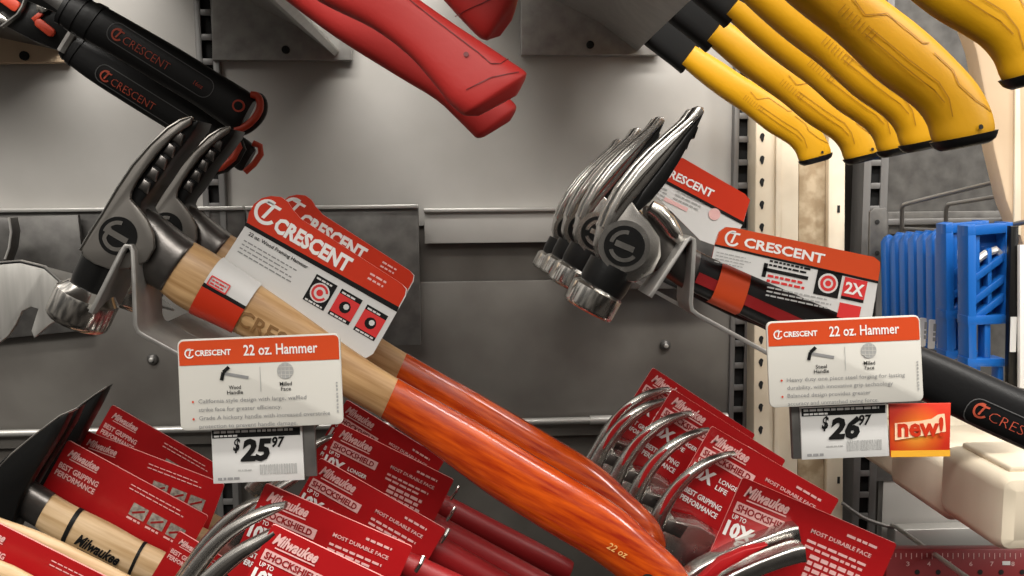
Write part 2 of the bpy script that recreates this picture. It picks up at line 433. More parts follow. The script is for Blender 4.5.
# ---- bracket wall plates + trough arms (upper row)
def top_bracket(x0, x1, yb, vx, vy, ex, ey, dx, dy, label, bx_):
    """x0..x1 plate, yb bottom, (vx,vy) lowest corner of the arm on the plate, (ex,ey) upper corner, (dx,dy) where the outer edge heads"""
    f = Frame((x0+x1)/2, yb, .985); root = thing('hanging_bracket', f, label, 'bracket', 'hammer hanging brackets')
    mb = MB(); mb.prism(f.poly([(x0, -220), (x1, -220), (x1, yb), (x0, yb)]), -.012, 0, 'zinc', .0012)
    mb.build('wall_plate', root)
    a = f.px(ex, ey, 0); b = f.px(vx, vy, 0)
    Yo = .34; o = pix(dx, dy, Yo); M4 = f.mat().inverted(); b2 = M4 @ o; d = b2-b; a2 = a+d
    mid = a.lerp(b, .78) + Vector((.002, .007, 0)); mid2 = a2.lerp(b2, .80)+Vector((.012, .03, 0))
    mb = MB(); th = Vector((0, .0025, 0))
    lo = [a, b, b2, a2]; 
    q = [a, mid, b, a2, mid2, b2]
    vs = q + [p+th for p in q]
    mb.add(vs, [(0, 1, 4, 3), (1, 2, 5, 4), (6, 9, 10, 7), (7, 10, 11, 8), (0, 3, 9, 6), (2, 8, 11, 5), (0, 6, 7, 1), (1, 7, 8, 2), (3, 4, 10, 9), (4, 5, 11, 10)], 'zinc')
    # upturned lip along the lower edge
    lp = Vector((.004, .004, 0))
    vs = [b, b+lp, b2+lp, b2, b+th, b+lp+th, b2+lp+th, b2+th]
    mb.add(vs, [(0, 1, 2, 3), (7, 6, 5, 4), (0, 4, 5, 1), (3, 2, 6, 7), (1, 5, 6, 2)], 'zinc')
    mb.build('arm_trough', root)
    mb = MB(); c = f.px(bx_, yb-10, 0); mb.cyl(c, (0, 0, 1), .0042, .003, 'hole_black', 12); mb.build('screw', root)
    return root
top_bracket(212, 352, 60, 335, 56, 150, -50, 196, -72, 'grey steel bracket plate with sloping arm at upper left, by the red grips', 286)
top_bracket(521, 661, 55, 637, 51, 455, -50, 800, -104, 'grey steel bracket plate with sloping arm between the red and the yellow grips', 590)

# ---- mid row brackets: wall plate + tray + bent saddle strap in front
def sheet(mb, f, path, w0, w1, th, m, fillet=4):
    """bent strip: path in px at the front plane of f, extruded from w0 to w1"""
    P = [f.px(x, y, 0).xy for x, y in path]; n = len(P); A = []; B = []
    for i in range(n):
        t = (P[min(i+1, n-1)]-P[max(i-1, 0)]).normalized(); q = Vector((-t.y, t.x))*th/2
        A.append(P[i]+q); B.append(P[i]-q)
    mb.prism(A+B[::-1], w0, w1, m, min(th*.3, .0006))
def saddle(name, f, path, tray, label, plate, hole=None, depth=.030):
    root = thing(name, f, label, 'bracket', 'saddle brackets holding the mid row hammers')
    mb = MB(); sheet(mb, f, path, -depth, 0, .0026, 'zinc'); mb.build('saddle_strap', root)
    mb = MB(); sheet(mb, f, tray, -.455, -depth-.001, .0024, 'zinc'); mb.build('tray', root)
    if hole:
        mb = MB(); p = f.px(*hole, -.012)
        mb.cyl(Vector((p.x, p.y, p.z)), Vector((.45, .89, 0)), .005, .0015, 'zinc_dark', 14); mb.build('rivet', root)
    mb = MB(); x0, y0, x1, y1 = plate; a = f.px(x0, y0, -.462); b = f.px(x1, y1, -.462)
    mb.prism([(a.x, b.y), (b.x, b.y), (b.x, a.y), (a.x, a.y)], -.470, -.462, 'zinc_dark', .001)
    mb.prism([(a.x, a.y-.004), (b.x, a.y-.004), (b.x, a.y), (a.x, a.y)], -.4615, -.456, 'zinc_light', .001)
    mb.build('wall_plate', root)
    return root
fb = Frame(128, 247, .50)
saddle('saddle_bracket', fb, [(90, 313), (96, 302), (121, 252), (125, 246.5), (130, 246.5), (132.5, 252), (133, 262), (135, 325), (138, 332), (144, 336), (262, 400)],
       [(141, 335), (255, 396)], 'bent grey steel saddle strap under the head of the wooden handled hammer', (246, 206, 421, 345), (158, 341), .042)
fb2 = Frame(692, 240, .50)
saddle('saddle_bracket', fb2, [(650, 297), (655, 290), (687, 241), (691, 238), (694, 240), (694.5, 246), (691, 303), (692, 310), (698, 315), (800, 371)],
       [(696, 314), (800, 371)], 'bent grey steel saddle strap in front of the silver claw hammer', (590, 208, 724, 288))

# far-left forked bracket
f = Frame(20, 280, .60); root = thing('forked_bracket', f, 'bright steel bracket sheet with a hooked open fork at the left edge', 'bracket', 'hammer hanging brackets')
mb = MB(); mb.prism(f.poly([(-60, 262), (-5, 262), (20, 260), (44, 266), (62, 282), (66, 300), (60, 318), (48, 326), (34, 338), (31, 331), (35, 318), (38, 309), (31, 307), (22, 311), (16, 324), (8, 336), (-4, 346), (-60, 372)]), -.004, 0, 'zinc_mid', .0008)
mb.build('fork_plate', root)
mb = MB(); q = [(-60, 262), (-5, 262), (20, 260), (44, 266), (62, 282)]
P = [f.px(a, b, 0) for a, b in q]; D = Vector((.02, -.04, -.16))
vs = P + [p+D for p in P]; n = len(P); th = Vector((0, -.002, 0))
vs2 = vs + [v+th for v in vs]
fs = [(i, i+1, n+i+1, n+i) for i in range(n-1)] + [(2*n+n+i, 2*n+n+i+1, 2*n+i+1, 2*n+i) for i in range(n-1)] + [(i+1, i, 2*n+i, 2*n+i+1) for i in range(n-1)] + [(n-1, 3*n-1, 4*n-1, 2*n-1), (0, n, 3*n, 2*n)]
mb.add(vs2, fs, 'zinc'); mb.build('arm_trough', root)
mb = MB(); mb.prism(f.poly([(-40, 216), (8, 218), (11, 232), (9, 248), (4, 262), (-40, 262)], -.30), -.32, -.30, 'zinc_dark', .001)
mb.tube([f.px(9, 217, -.297), f.px(11, 232, -.297), f.px(9, 248, -.297), f.px(5, 259, -.297)], .0012, 'zinc_light', 6)
mb.build('side_hook', root)
fpl = Frame(40, 250, .978); mb = MB(); mb.prism(fpl.poly([(-60, 218), (78, 215), (90, 330), (-60, 345)]), -.006, 0, 'zinc_dark', .001)
tag(mb.build('bracket_plate', M4=fpl.mat()), 'dark grey bracket plate on the wall above the forked steel sheet', 'plate')
fpl = Frame(560, 40, .988)

# ================================================================== CRESCENT WOOD HAMMERS
f = Frame(120, 236, .52, 30)
wh = thing('claw_hammer', f, 'wooden claw hammer with glossy orange grip, front one of the pair at left', 'hammer', 'wooden handled hammers with orange grips')
mb = MB()      # cheek + claw, side profile
outl = [(192, 117), (180, 121), (168, 129), (150, 146), (133, 166), (117, 190), (102, 215), (90, 234), (81, 249), (82, 256), (93, 264), (110, 270), (128, 269), (146, 262), (154, 248), (153, 234), (147, 220), (138, 208), (130, 199), (131, 192), (136, 182), (144, 170), (157, 153), (172, 137), (190, 124)]
mb.prism(f.poly(outl, .0155), .0115, .0155, 'steel_cheek', .0014)
inner = [(191, 119), (181, 124), (168, 133), (152, 149), (136, 168), (120, 192), (105, 216), (92, 238), (85, 250), (96, 262), (112, 268), (128, 267), (145, 260), (152, 247), (151, 234), (146, 222), (140, 208), (142, 202), (150, 192), (160, 178), (171, 161), (185, 144), (196, 129), (199, 121)]
mb.prism(f.poly(inner, .0114), -.015, .0114, 'black_steel', .0015)
for i in range(5):      # ridged inner faces of the claws
    x = 133+i*8.4; y = 186-i*12.0
    mb.prism(f.poly([(x+5, y+2), (x+11, y-8), (x+18, y-3), (x+14, y+8)], .0124), .008, .0135, 'steel_dark', .0014)
    mb.prism(f.poly([(x+1, y), (x+9, y-10), (x+14, y-5), (x+8, y+6)]), -.0145, -.006, 'black_steel', .0014)
mb.build('claw_head', wh)
mb = MB(); mb.tube([f.px(a, b, .0148) for a, b in [(80, 250), (90, 233), (103, 213), (117, 189), (133, 165), (150, 145), (168, 128), (181, 120), (192, 117)]], [.0008]*8+[.0005], 'steel_bright', 8)
mb.build('polished_edge', wh)
mb = MB()
L = Loft(f, [((140, 205), (128, 268), .5), ((158, 214), (140, 275), .5), ((176, 228), (150, 284), .62), ((193, 241), (161, 290), .72), ((196, 244), (164, 291), .70)], e=2.6)
L.into(mb, 'steel_dark'); mb.build('socket', wh)
mb = MB()
ax = (f.px(79, 318)-f.px(100, 272)).normalized()
mb.cyl(f.px(104, 262), ax, .0125, .022, 'black_steel', 24, [(0, 1), (.5, 1), (1, .92)])
mb.build('neck', wh)
mb = MB(); c0 = f.px(92, 287)
mb.cyl(c0, ax, .0178, .0225, 'steel_bright', 36, [(0, .72), (.14, .86), (.22, .98), (.30, 1.0), (.82, 1), (.93, .97), (1, .88)])
mb.build('striking_face', wh)
mb = MB(); rpd = RP(f, 118, 236, 30, .0157)
mb.disc(rpd, 0, 0, 19.5, 'black_steel', .0002, 28); mb.arc(rpd, 0, 0, 11.5, 15.5, 100, 190, 'steel', .0006); mb.arc(rpd, 0, 0, 11.5, 15.5, 215, 330, 'steel', .0006)
mb.rect(rpd, -11, -3, 22, 6, 'steel', .0007); mb.rect(rpd, -13, -8, 4, 12, 'steel', .0006)
mb.build('roundel', wh)
HP = [((190, 239), (160, 290)), ((194, 242), (163, 293)), ((215, 254), (183, 308)), ((250, 278), (222, 326)), ((298, 311), (272, 351)), ((337, 339), (315, 376)), ((369, 361), (344, 396)), ((398, 379), (381, 417)), ((437, 401), (416, 440)), ((477, 423), (452, 466)), ((517, 446), (490, 494)), ((568, 476), (540, 526)), ((620, 508), (590, 556)), ((655, 540), (624, 582)), ((682, 566), (650, 606)), ((694, 590), (672, 622)), ((692, 606), (684, 616))]
HL = Loft(f, HP, .62, 2.25, 0, 4, 28)
mb = MB(); HL.into(mb, 'wood', 0, 0, 7*4+1); mb.build('handle', wh)
mb = MB(); HL.into(mb, 'wood_orange', .0004, 7*4, None); mb.build('grip', wh)
mb = MB(); r2 = RP(f, 243, 313, 30, 0, HL.surf); mb.text('CRESCENT', r2, 0, -9, 112, 17, 'wood_mark', .02, 0, .0004); mb.build('burned_mark', wh)
mb = MB(); r2 = RP(f, 603, 540, 30, 0, HL.surf); mb.text('22 oz', r2, 0, 0, 22, 7, 'gold_print', .01, .2, .0014)
mb.disc(RP(f, 644, 574, 30, 0, HL.surf), 0, 0, 8, 'hole_black', .0012); mb.build('end_print', wh)
# package card
cw = -.002
mb = MB(); rc = RP(f, 247, 223, 30, cw)
cardp = [(247, 223), (249, 213), (254, 204), (262, 198), (271, 196), (281, 197), (288, 202), (293, 210), (301, 219), (402, 284), (407, 289), (406, 296), (373, 354), (366, 358), (230, 300), (216, 285), (218, 268)]
mb.prism(f.poly(cardp, cw), cw-.0012, cw, 'card_orange', 0, 'card_white')
red = [(247, 223), (249, 213), (254, 204), (262, 198), (271, 196), (281, 197), (288, 202), (293, 210), (301, 219), (402, 284), (406, 289), (405, 295), (397, 310)]
rsh = RP(f, 0, 0, 0, cw)
mb.flat(rsh, [(a, -b) for a, b in red], 'card_orange', .0002)
mb.flat(rsh, [(a, -b) for a, b in [(246, 222), (399, 307), (397, 312), (245, 226)]], 'print_black', .0003)
logo_ct(mb, rc, 12, 19.5, 13, 'print_white')
mb.text('CRESCENT', rc, 25, 6, 86, 16.5, 'print_white', .045)
mb.text('22 oz. Wood Framing Hammer', rc, 7, -11, 68, 5, 'print_black', .015)
mb.bars(rc, 6, -17, 66, 4, 4.2, 'print_grey', .3)
for i, (cx, cy) in enumerate([(98, -24), (127, -24), (157, -25)]):
    mb.rect(rc, cx-12, cy-14, 24, 29, 'print_black', .0003)
    if i == 0: mb.disc(rc, cx, cy, 10, 'card_white', .0005); mb.arc(rc, cx, cy, 6, 8.5, 20, 340, 'print_red', .0006); mb.disc(rc, cx, cy, 3.5, 'print_red', .0006, 10)
    else:
        mb.rect(rc, cx-12, cy-10, 24, 20, 'print_red', .0004); mb.disc(rc, cx, cy, 6, 'print_black', .0005, 12); mb.disc(rc, cx+1, cy+1, 3, 'card_white', .0006, 8)
    mb.bars(rc, cx-10, cy+11, 20, 1, 3, 'card_white', .6, .0006); mb.bars(rc, cx-10, cy-13, 20, 1, 3, 'card_white', .6, .0006)
mb.bars(rc, 132, 17, 20, 2, 5, 'print_pink', .4)
mb.build('package_card', wh)
# sleeve wrapping the handle (white above, red below)
mb = MB()
def wrap(mb, f, HL, xa, ya, xb, yb, a0, a1, m, z, k=10):
    """a band over the front of the handle between two axis points; a0..a1 across (-1 low edge, 1 high edge)"""
    def st(x, y):
        p = f.px(x, y).xy; return min(HL.P, key=lambda c: (c[0]-p.x)**2+(c[1]-p.y)**2)
    i0 = HL.P.index(st(xa, ya)); i1 = HL.P.index(st(xb, yb))
    rows = []
    ca, cb = HL.P[i0], HL.P[i1]
    for t in [j/6 for j in range(7)]:
        ii = i0+(i1-i0)*t; lo = int(ii); hi = min(lo+1, len(HL.P)-1); fr_ = ii-lo
        c = [a*(1-fr_)+b*fr_ for a, b in zip(HL.P[lo], HL.P[hi])]
        row = []
        for q in range(k+1):
            s_ = a0+(a1-a0)*q/k; hl = math.hypot(c[2], c[3]); g = 1+z/hl
            th = math.asin(max(-1, min(1, s_)))
            ct = math.sin(th); sn = math.cos(th)
            A_ = math.copysign(abs(ct)**(2/HL.e), ct)*g; B_ = abs(sn)**(2/HL.e)*(c[4]+z)
            row.append(Vector((c[0]+c[2]*A_, c[1]+c[3]*A_, HL.w+B_)))
        rows.append(row)
    vs = [p for r_ in rows for p in r_]; n_ = k+1
    mb.add(vs, [(i*n_+j, (i+1)*n_+j, (i+1)*n_+j+1, i*n_+j+1) for i in range(6) for j in range(k)], m)
wrap(mb, f, HL, 209, 288, 243, 306, -1, .05, 'card_orange', .0012)
wrap(mb, f, HL, 209, 288, 243, 306, .05, .16, 'print_black', .0012)
wrap(mb, f, HL, 209, 288, 243, 306, .16, 1, 'card_white', .0012)
rs = RP(f, 224, 283, 30, 0, HL.surf)
mb.line(rs, [(-10, 5), (10, 5), (10, -4), (-10, -4), (-10, 5)], 1.4, 'print_red', .002); mb.bars(rs, -8, 1, 16, 2, 3.2, 'print_red', .5, .002)
mb.build('card_sleeve', wh)
# second hammer, 8 cm behind
f2 = Frame(120, 236, .52, 30); f2.O = f2.O + Vector((0.0, .08, 0))
dup(wh, f2, 'wooden handled claw hammer half hidden behind the front one of its pair')

# ================================================================== CRESCENT STEEL HAMMERS
f = Frame(623, 246, .52, 23)
sh = thing('steel_claw_hammer', f, 'silver claw hammer with black grip, nearest of four, handle reaching the right edge', 'hammer', 'silver claw hammers on the right bracket')
mb = MB()
prong = [(698, 109), (692, 108), (684, 119), (668, 133), (650, 149), (634, 166), (618, 187), (607, 206), (599, 226), (606, 240), (618, 226), (632, 214), (648, 200), (662, 183), (676, 160), (688, 138), (699, 114)]
slim = [(698, 109), (692, 108), (684, 119), (668, 133), (650, 149), (634, 166), (618, 187), (607, 206), (599, 226), (604, 238), (612, 224), (626, 205), (640, 188), (655, 169), (670, 149), (684, 130), (699, 114)]
mb.prism(f.poly(prong), -.0015, .0105, 'black_steel', .0012)
mb.prism(f.poly(slim), .0050, .0128, 'steel', .0012)
mb.prism(f.poly(slim), -.0145, -.0060, 'steel', .0012)
mb.prism(f.poly([(694, 114), (684, 123), (668, 137), (650, 153), (634, 171), (620, 190), (610, 210), (613, 212), (624, 197), (638, 180), (654, 161), (670, 143), (688, 124)]), .0126, .0146, 'steel_bright', .0010)
for i in range(7):
    x = 640+i*7.2; y = 196-i*10.4
    mb.prism(f.poly([(x, y), (x+6, y-10), (x+11, y-5), (x+7, y+6)]), -.012, .0105, 'black_steel', .001)
mb.prism(f.poly([(699, 114), (688, 138), (676, 160), (662, 183), (648, 200), (632, 214), (624, 219), (640, 190), (655, 171), (670, 151), (684, 132)]), -.0142, .0112, 'black_steel', .0008)
mb.prism(f.poly([(690, 128), (676, 152), (660, 174), (640, 196), (622, 214), (612, 224), (622, 200), (640, 176), (660, 154), (680, 134)]), -.006, .006, 'black_steel')
mb.prism(f.poly([(618, 187), (599, 226), (595, 246), (600, 266), (613, 279), (632, 281), (649, 272), (658, 255), (657, 236), (646, 220), (636, 210)]), -.0125, .0125, 'steel', .003)
mb.build('claw_head', sh)
mb = MB(); rpd = RP(f, 624, 246, 23, .0127)
mb.disc(rpd, 0, 0, 26, 'steel', .0008, 30); mb.disc(rpd, 0, 0, 20.5, 'black_steel', .0014, 28)
mb.arc(rpd, 0, 0, 12, 16, 95, 185, 'steel', .0020); mb.arc(rpd, 0, 0, 12, 16, 215, 335, 'steel', .0020); mb.rect(rpd, -10, -3, 20, 6, 'steel', .0020)
mb.build('roundel', sh)
mb = MB(); ax = (f.px(588, 305)-f.px(608, 268)).normalized()
mb.cyl(f.px(613, 266), ax, .0145, .018, 'black_steel', 24, [(0, 1), (.6, 1.0), (1, .9)])
mb.build('neck', sh)
mb = MB(); mb.cyl(f.px(600, 286), ax, .0158, .0165, 'steel_bright', 36, [(0, .75), (.12, .93), (.2, 1), (.86, 1), (.95, .97), (1, .9)])
mb.build('striking_face', sh)
mb = MB()
Loft(f, [((644, 204), (650, 268), .45), ((662, 213), (662, 276), .45), ((680, 238), (672, 282), .6), ((697, 250), (684, 290), .6), ((705, 254), (693, 293), .6)], e=2.4).into(mb, 'steel_dark')
mb.build('shank', sh)
mb = MB(); pts = [(650, 207), (658, 212), (667, 222), (674, 233), (682, 243)]
mb.tube([f.px(a, b, .012) for a, b in pts], [.0042, .0048, .0052, .0046, .0022], 'steel_bright', 12); mb.build('nail_slot_rim', sh)
HP = [((700, 252), (688, 290)), ((720, 261), (707, 299)), ((760, 277), (748, 318)), ((820, 302), (806, 347)), ((880, 327), (862, 375)), ((921, 346), (902, 390)), ((960, 362), (940, 410)), ((1010, 384), (985, 432)), ((1060, 406), (1038, 456)), ((1110, 432), (1090, 480)), ((1125, 448), (1112, 476))]
HS = Loft(f, HP, .66, 2.6, 0, 4, 28)
mb = MB(); HS.into(mb, 'black_rubber'); mb.build('grip', sh)
mb = MB()
for off, t, m_ in ((-1, 11, 'orange'),):
    rr = RP(f, 694, 275, 24.6, 0, HS.surf); mb.line(rr, [(i*12, off) for i in range(14)], t, 'red_grip', .0007)
mb.build('red_inlay', sh)
mb = MB(); rr = RP(f, 966, 403, 24, 0, HS.surf); rr2 = RP(f, 946, 390, 24, 0, HS.surf)
logo_ct(mb, RP(f, 963, 404, 24, 0, HS.surf), 8, 1, 8, 'dull_orange', .0008); mb.text('CRESCENT', RP(f, 979, 411, 24, 0, HS.surf), 0, -5, 82, 9.5, 'dull_orange', -.022, 0, .0009)
oval = rrect(-6, -14, 120, 12, 12); mb.line(RP(f, 963, 404, 24, 0, HS.surf), oval+[oval[0]], 1.0, 'grey_line', .0006)
mb.build('grip_lettering', sh)
# card of the near one
mb = MB(); wc = .0165; rc = RP(f, 715, 244, 12, wc)
cp = [(712, 258), (716, 240), (719, 232), (726, 227), (736, 228), (874, 257), (880, 262), (880, 268), (872, 318), (845, 316)]
mb.prism(f.poly(cp, wc), wc-.001, wc, 'card_orange', 0, 'card_white')
rsh = RP(f, 0, 0, 0, wc)
mb.flat(rsh, [(a, -b) for a, b in [(715, 244), (719, 232), (726, 227), (736, 228), (874, 257), (880, 262), (880, 268), (878, 281)]], 'card_orange2', .0002)
mb.flat(rsh, [(a, -b) for a, b in [(715, 244), (878, 281), (878, 283.5), (714.5, 246)]], 'print_black', .0003)
logo_ct(mb, rc, 16, 9, 8, 'print_white'); mb.text('CRESCENT', rc, 28, 3, 82, 10, 'print_white', .03)
mb.bars(rc, 3, -8, 38, 4, 3.2, 'print_lightgrey', .3)
mb.bars(rc, 57, -6, 45, 2, 4, 'print_black', .5); mb.rect(rc, 52, -16, 46, 3.5, 'print_black'); mb.rect(rc, 52, -22, 4, 14, 'print_black'); mb.bars(rc, 58, -21, 40, 2, 5, 'print_red', .5)
mb.rect(rc, 106, -28, 25, 25, 'print_black'); mb.disc(rc, 118.5, -15, 10, 'card_white', .0004); mb.arc(rc, 118.5, -15, 5, 8, 0, 360, 'print_red', .0005); mb.disc(rc, 118.5, -15, 3, 'print_red', .0005)
mb.rect(rc, 134, -27, 23, 3, 'print_black'); mb.rect(rc, 134, -24, 23, 19, 'print_red'); mb.text('2X', rc, 136, -21, 19, 12, 'print_white', .03, 0, .0005)
mb.rect(rc, 134, -46, 22, 15, 'print_red'); mb.bars(rc, 60, -32, 70, 3, 4, 'print_lightgrey', .4)
mb.build('package_card', sh)
mb = MB(); wrap(mb, f, HS, 711, 279, 742, 292, -1, 1, 'card_orange2', .0016); mb.build('card_sleeve', sh)
lab = ['silver claw hammer second in the row of four, its claw just left of the nearest',
       'silver claw hammer third in the row of four, between two other sets of claws',
       'silver claw hammer farthest back and leftmost in the row of four']
for (dY, dx, dz), l_ in zip([(.10, 0, .002), (.185, .001, 0), (.275, .002, -.004)], lab):
    g = Frame(623, 246, .52, 23); g.O = g.O+Vector((dx, dY, dz)); dup(sh, g, l_, ('package_card', 'card_sleeve', 'grip_lettering'))
# loose far card (on the second hammer): its own part
mb = MB(); fs_ = [o for o in bpy.data.objects if o.get('label') == lab[0]][0]
g = Frame(623, 246, .52, 23); g.O = g.O+Vector((0, .10, .002)); wc = .016
rsh = RP(g, 0, 0, 0, wc); rc = RP(g, 663, 178, 26, wc)
mb.prism(g.poly([(650, 190), (658, 178), (676, 158), (683, 158), (745, 194), (750, 200), (743, 224), (728, 250), (700, 240)], wc), wc-.001, wc, 'card_orange', 0, 'card_white')
mb.flat(rsh, [(a, -b) for a, b in [(658, 178), (676, 158), (683, 158), (745, 194), (750, 200), (743, 223)]], 'card_orange', .0002)
mb.flat(rsh, [(a, -b) for a, b in [(662, 178), (744, 222), (743, 225), (661, 181)]], 'print_black', .0003)
mb.text('CRESCENT', rc, -4, 3, 56, 8.5, 'print_white', .03); mb.bars(rc, 18, -6, 34, 3, 4, 'print_lightgrey', .4)
mb.rect(rc, 10, -20, 26, 4, 'print_pink'); mb.disc(rc, 62, -10, 6, 'print_pink', .0004); mb.bars(rc, -6, -10, 20, 4, 3.5, 'print_lightgrey', .4)
mb.build('package_card', fs_)

# ================================================================== PRICE SIGNS
def info_card(x, y, ang, s, Y, handle, lines, label):
    f = Frame(x, y, Y, ang); root = thing('information_card', f, label, 'sign', 'white and orange product information cards')
    rp_ = RP(f, x, y, ang, 0)
    def q(v): return v*s
    Wd, Hh = 163, 91
    mb = MB(); mb.prism([rp_.pt(a*s, -b*s) for a, b in rrect(0, 0, Wd, Hh, 6)], -.0014, 0, 'sign_white', .0003)
    hd = [p for p in rrect(1.5, 1.5, Wd-1.5, 49, 5) if p[1] < 20] ; hd = sorted(hd, key=lambda p: p[0])
    top = [(a*s, -b*s) for a, b in hd]
    mb.flat(rp_, top+[(q(Wd-1.5), q(-26)), (q(1.5), q(-26))], 'card_orange2', .0002)
    mb.build('card', root)
    mb = MB(); g = lambda *a: [v*s for v in a]
    logo_ct(mb, rp_, q(12), q(-14), q(5), 'print_white')
    mb.text('CRESCENT', rp_, *g(17.5, -17, 36, 6), 'print_white', .03)
    mb.text('22 oz. Hammer', rp_, *g(66, -18.5, 74, 11), 'print_white', .015)
    mb.build('header_print', root); mb = MB()
    mb.line(rp_, [(q(45), q(-35)), (q(70), q(-40.5))], q(3), 'print_grey'); mb.line(rp_, [(q(43), q(-42)), (q(45), q(-34)), (q(51), q(-29))], q(3.6), 'print_black', .0005)
    mb.disc(rp_, q(107), q(-35), q(8.2), 'print_lightgrey')
    for i in (-4, 0, 4):
        mb.line(rp_, [(q(99.5), q(-35+i)), (q(114.5), q(-35+i))], q(.5), 'sign_white', .0005); mb.line(rp_, [(q(107+i), q(-28)), (q(107+i), q(-42))], q(.5), 'sign_white', .0005)
    mb.rect(rp_, *g(81.5, -55, .6, 25), 'print_lightgrey')
    mb.text(handle, rp_, *g(50, -51.5, 12, 4), 'print_black', .01); mb.text('Handle', rp_, *g(48, -56.5, 16, 4), 'print_black', .01)
    mb.text('Milled', rp_, *g(101, -50, 12, 4), 'print_black', .01); mb.text('Face', rp_, *g(102, -55, 10, 4), 'print_black', .01)
    for i, (ln, wd) in enumerate(lines):
        if i in (0, 2): mb.disc(rp_, q(13.5), q(-62.5-8.6*i), q(1.2), 'orange', .0004, 8)
        mb.text(ln, rp_, *g(19, -65.5-8.4*i, wd, 5.4), 'print_grey', 0)
    for i in range(9): mb.rect(rp_, *g(157, -50-i*3.6, 1.8, 2.4 if i % 3 else 1.6), 'print_lightgrey')
    mb.build('card_print', root)
    return root
info_card(177, 340, -2.4, 1.0, .455, 'Wood', [('California style design with large, waffled', 108), ('strike face for greater efficiency.', 83), ('Grade A hickory handle with increased overstrike', 131), ('protection to prevent handle damage.', 98)],
          'white card with orange header for the wood handle hammer, hanging at left')
info_card(766, 322, -2.6, .945, .455, 'Steel', [('Heavy duty one piece steel forging for lasting', 125), ('durability, with innovative grip technology', 112), ('Balanced design provides greater', 88), ('accuracy and unmatched swing force.', 96)],
          'white card with orange header for the steel handle hammer, hanging at right')

def price_tag(x, y, w, h, ang, Y, dollars, cents, label, side):
    f = Frame(x, y, Y, ang); root = thing('price_tag', f, label, 'price tag', 'white price tags below the cards')
    r = RP(f, x, y, ang, 0)
    mb = MB(); mb.prism([r.pt(a, b) for a, b in [(0, 0), (w, 0), (w, -h), (0, -h)]], -.0015, 0, 'card_white', .0003)
    mb.rect(r, 1, -8.5, w-3, 8, 'print_black', .0003)
    mb.text('CRESCENT WOOD 22 OZ MILLED', r, 3, -4.5, w-8, 3, 'card_white', .0, 0, .0006) if False else mb.bars(r, 3, -3.6, w-8, 1, 4.2, 'card_white', .55, .0006, .05)
    mb.bars(r, 3, -7.4, 24, 1, 3, 'card_white', .6, .0006)
    mb.text('$', r, w*.235, -24, 7.5, 15, 'print_black', .03, .25, .0005)
    mb.text(dollars, r, w*.31, -33, 32, 23, 'print_black', .05, .22, .0005); mb.text(cents, r, w*.665, -20, 13, 11, 'print_black', .03, .22, .0005)
    random.seed(int(dollars)); xx = w*.52
    while xx < w*.92:
        b = random.choice((.7, 1.2, 1.8)); mb.rect(r, xx, -h+7.5, b, 10, 'print_lightgrey', .0003); xx += b+random.choice((.7, 1.0))
    mb.bars(r, 5, -h+3.5, 22, 1, 4, 'print_grey', .6); mb.bars(r, w*.28, -h+12, 18, 1, 2.4, 'print_lightgrey', .5)
    mb.build('tag_face', root)
    mb = MB(); a, b = side; mb.prism([r.pt(p, q) for p, q in [(a, 4), (b, 4), (b, -h+2 if a > 0 else -h), (a, -h+2 if a > 0 else -h)]], -.005, -.0017, 'zinc_dark', .0006)
    mb.prism([r.pt(p, q) for p, q in [(0, 4), (w, 4), (w, -h+1), (0, -h+1)]], -.004, -.0018, 'zinc_dark', .0004)
    mb.build('tag_holder', root)
    return root
price_tag(211, 430, 91, 54, -2.5, .462, '25', '97', 'white price tag reading 25.97 below the left information card', (84, 103))
price_tag(800, 408, 87, 52, -2.5, .462, '26', '97', 'white price tag reading 26.97 beside the small orange sign', (-8, 6))
f = Frame(889, 404, .462, -.8); root = thing('new_sign', f, 'small square orange sign with the word new beside the 26.97 tag', 'sign')
r = RP(f, 889, 404, -.8, 0); mb = MB()
mb.prism([r.pt(a, b) for a, b in [(0, 0), (62, 0), (60, -53), (1, -53)]], -.0012, 0, 'sign_orange', .0003)
mb.rect(r, 1, -53, 59, 6.5, 'yellow_strip', .0004)
mb.build('sign_board', root)
mb = MB()
mb.flat(r, [(5, -36), (5, -19), (30, -17), (42, -15), (48, -11), (55, -10), (56, -28), (40, -31)], 'sign_pale', .0006)
mb.text('new!', r, 7.5, -33, 46, 20, 'card_orange', .035, 0, .0009); mb.build('sign_print', root)

# ================================================================== BLACK GRIPS TOP LEFT
f = Frame(225, 100, .64, 32)
bg = thing('black_grip_tool', f, 'black grip tool with orange butt loop at top left, uppermost of its bunch', 'tool', 'black grip tools with orange butts')
P1 = [((72, -6), (56, 22)), ((100, 4), (78, 36)), ((133, 22), (112, 55)), ((180, 49), (158, 83)), ((217, 72), (196, 106)), ((240, 86), (219, 122)), ((252, 94), (232, 130)), ((256, 100), (240, 130))]
LB = Loft(f, P1, .55, 2.6, 0, 4, 24)
mb = MB(); LB.into(mb, 'black_rubber'); mb.build('grip', bg)
mb = MB(); path = [tuple(p) for p in catmull([(251, 95), (257, 96), (260, 102), (259, 111), (253, 120), (244, 127), (235, 130)], 3)]
mb.tube([f.px(a, b, .003) for a, b in path], .0026, 'orange', 10); mb.tube([f.px(a+3, b+2, -.003) for a, b in path], .0034, 'black_rubber', 10); mb.build('butt_loop', bg)
mb = MB(); c = f.px(239, 106, LB.surf(f.px(239, 106).xy)-.001); mb.cyl(c, (0, 0, 1), .0042, .0018, 'orange', 20, [(0, 1), (1, 1)]); mb.cyl(c+Vector((0, 0, .0012)), (0, 0, 1), .0030, .001, 'hole_black', 18); mb.build('hang_hole', bg)
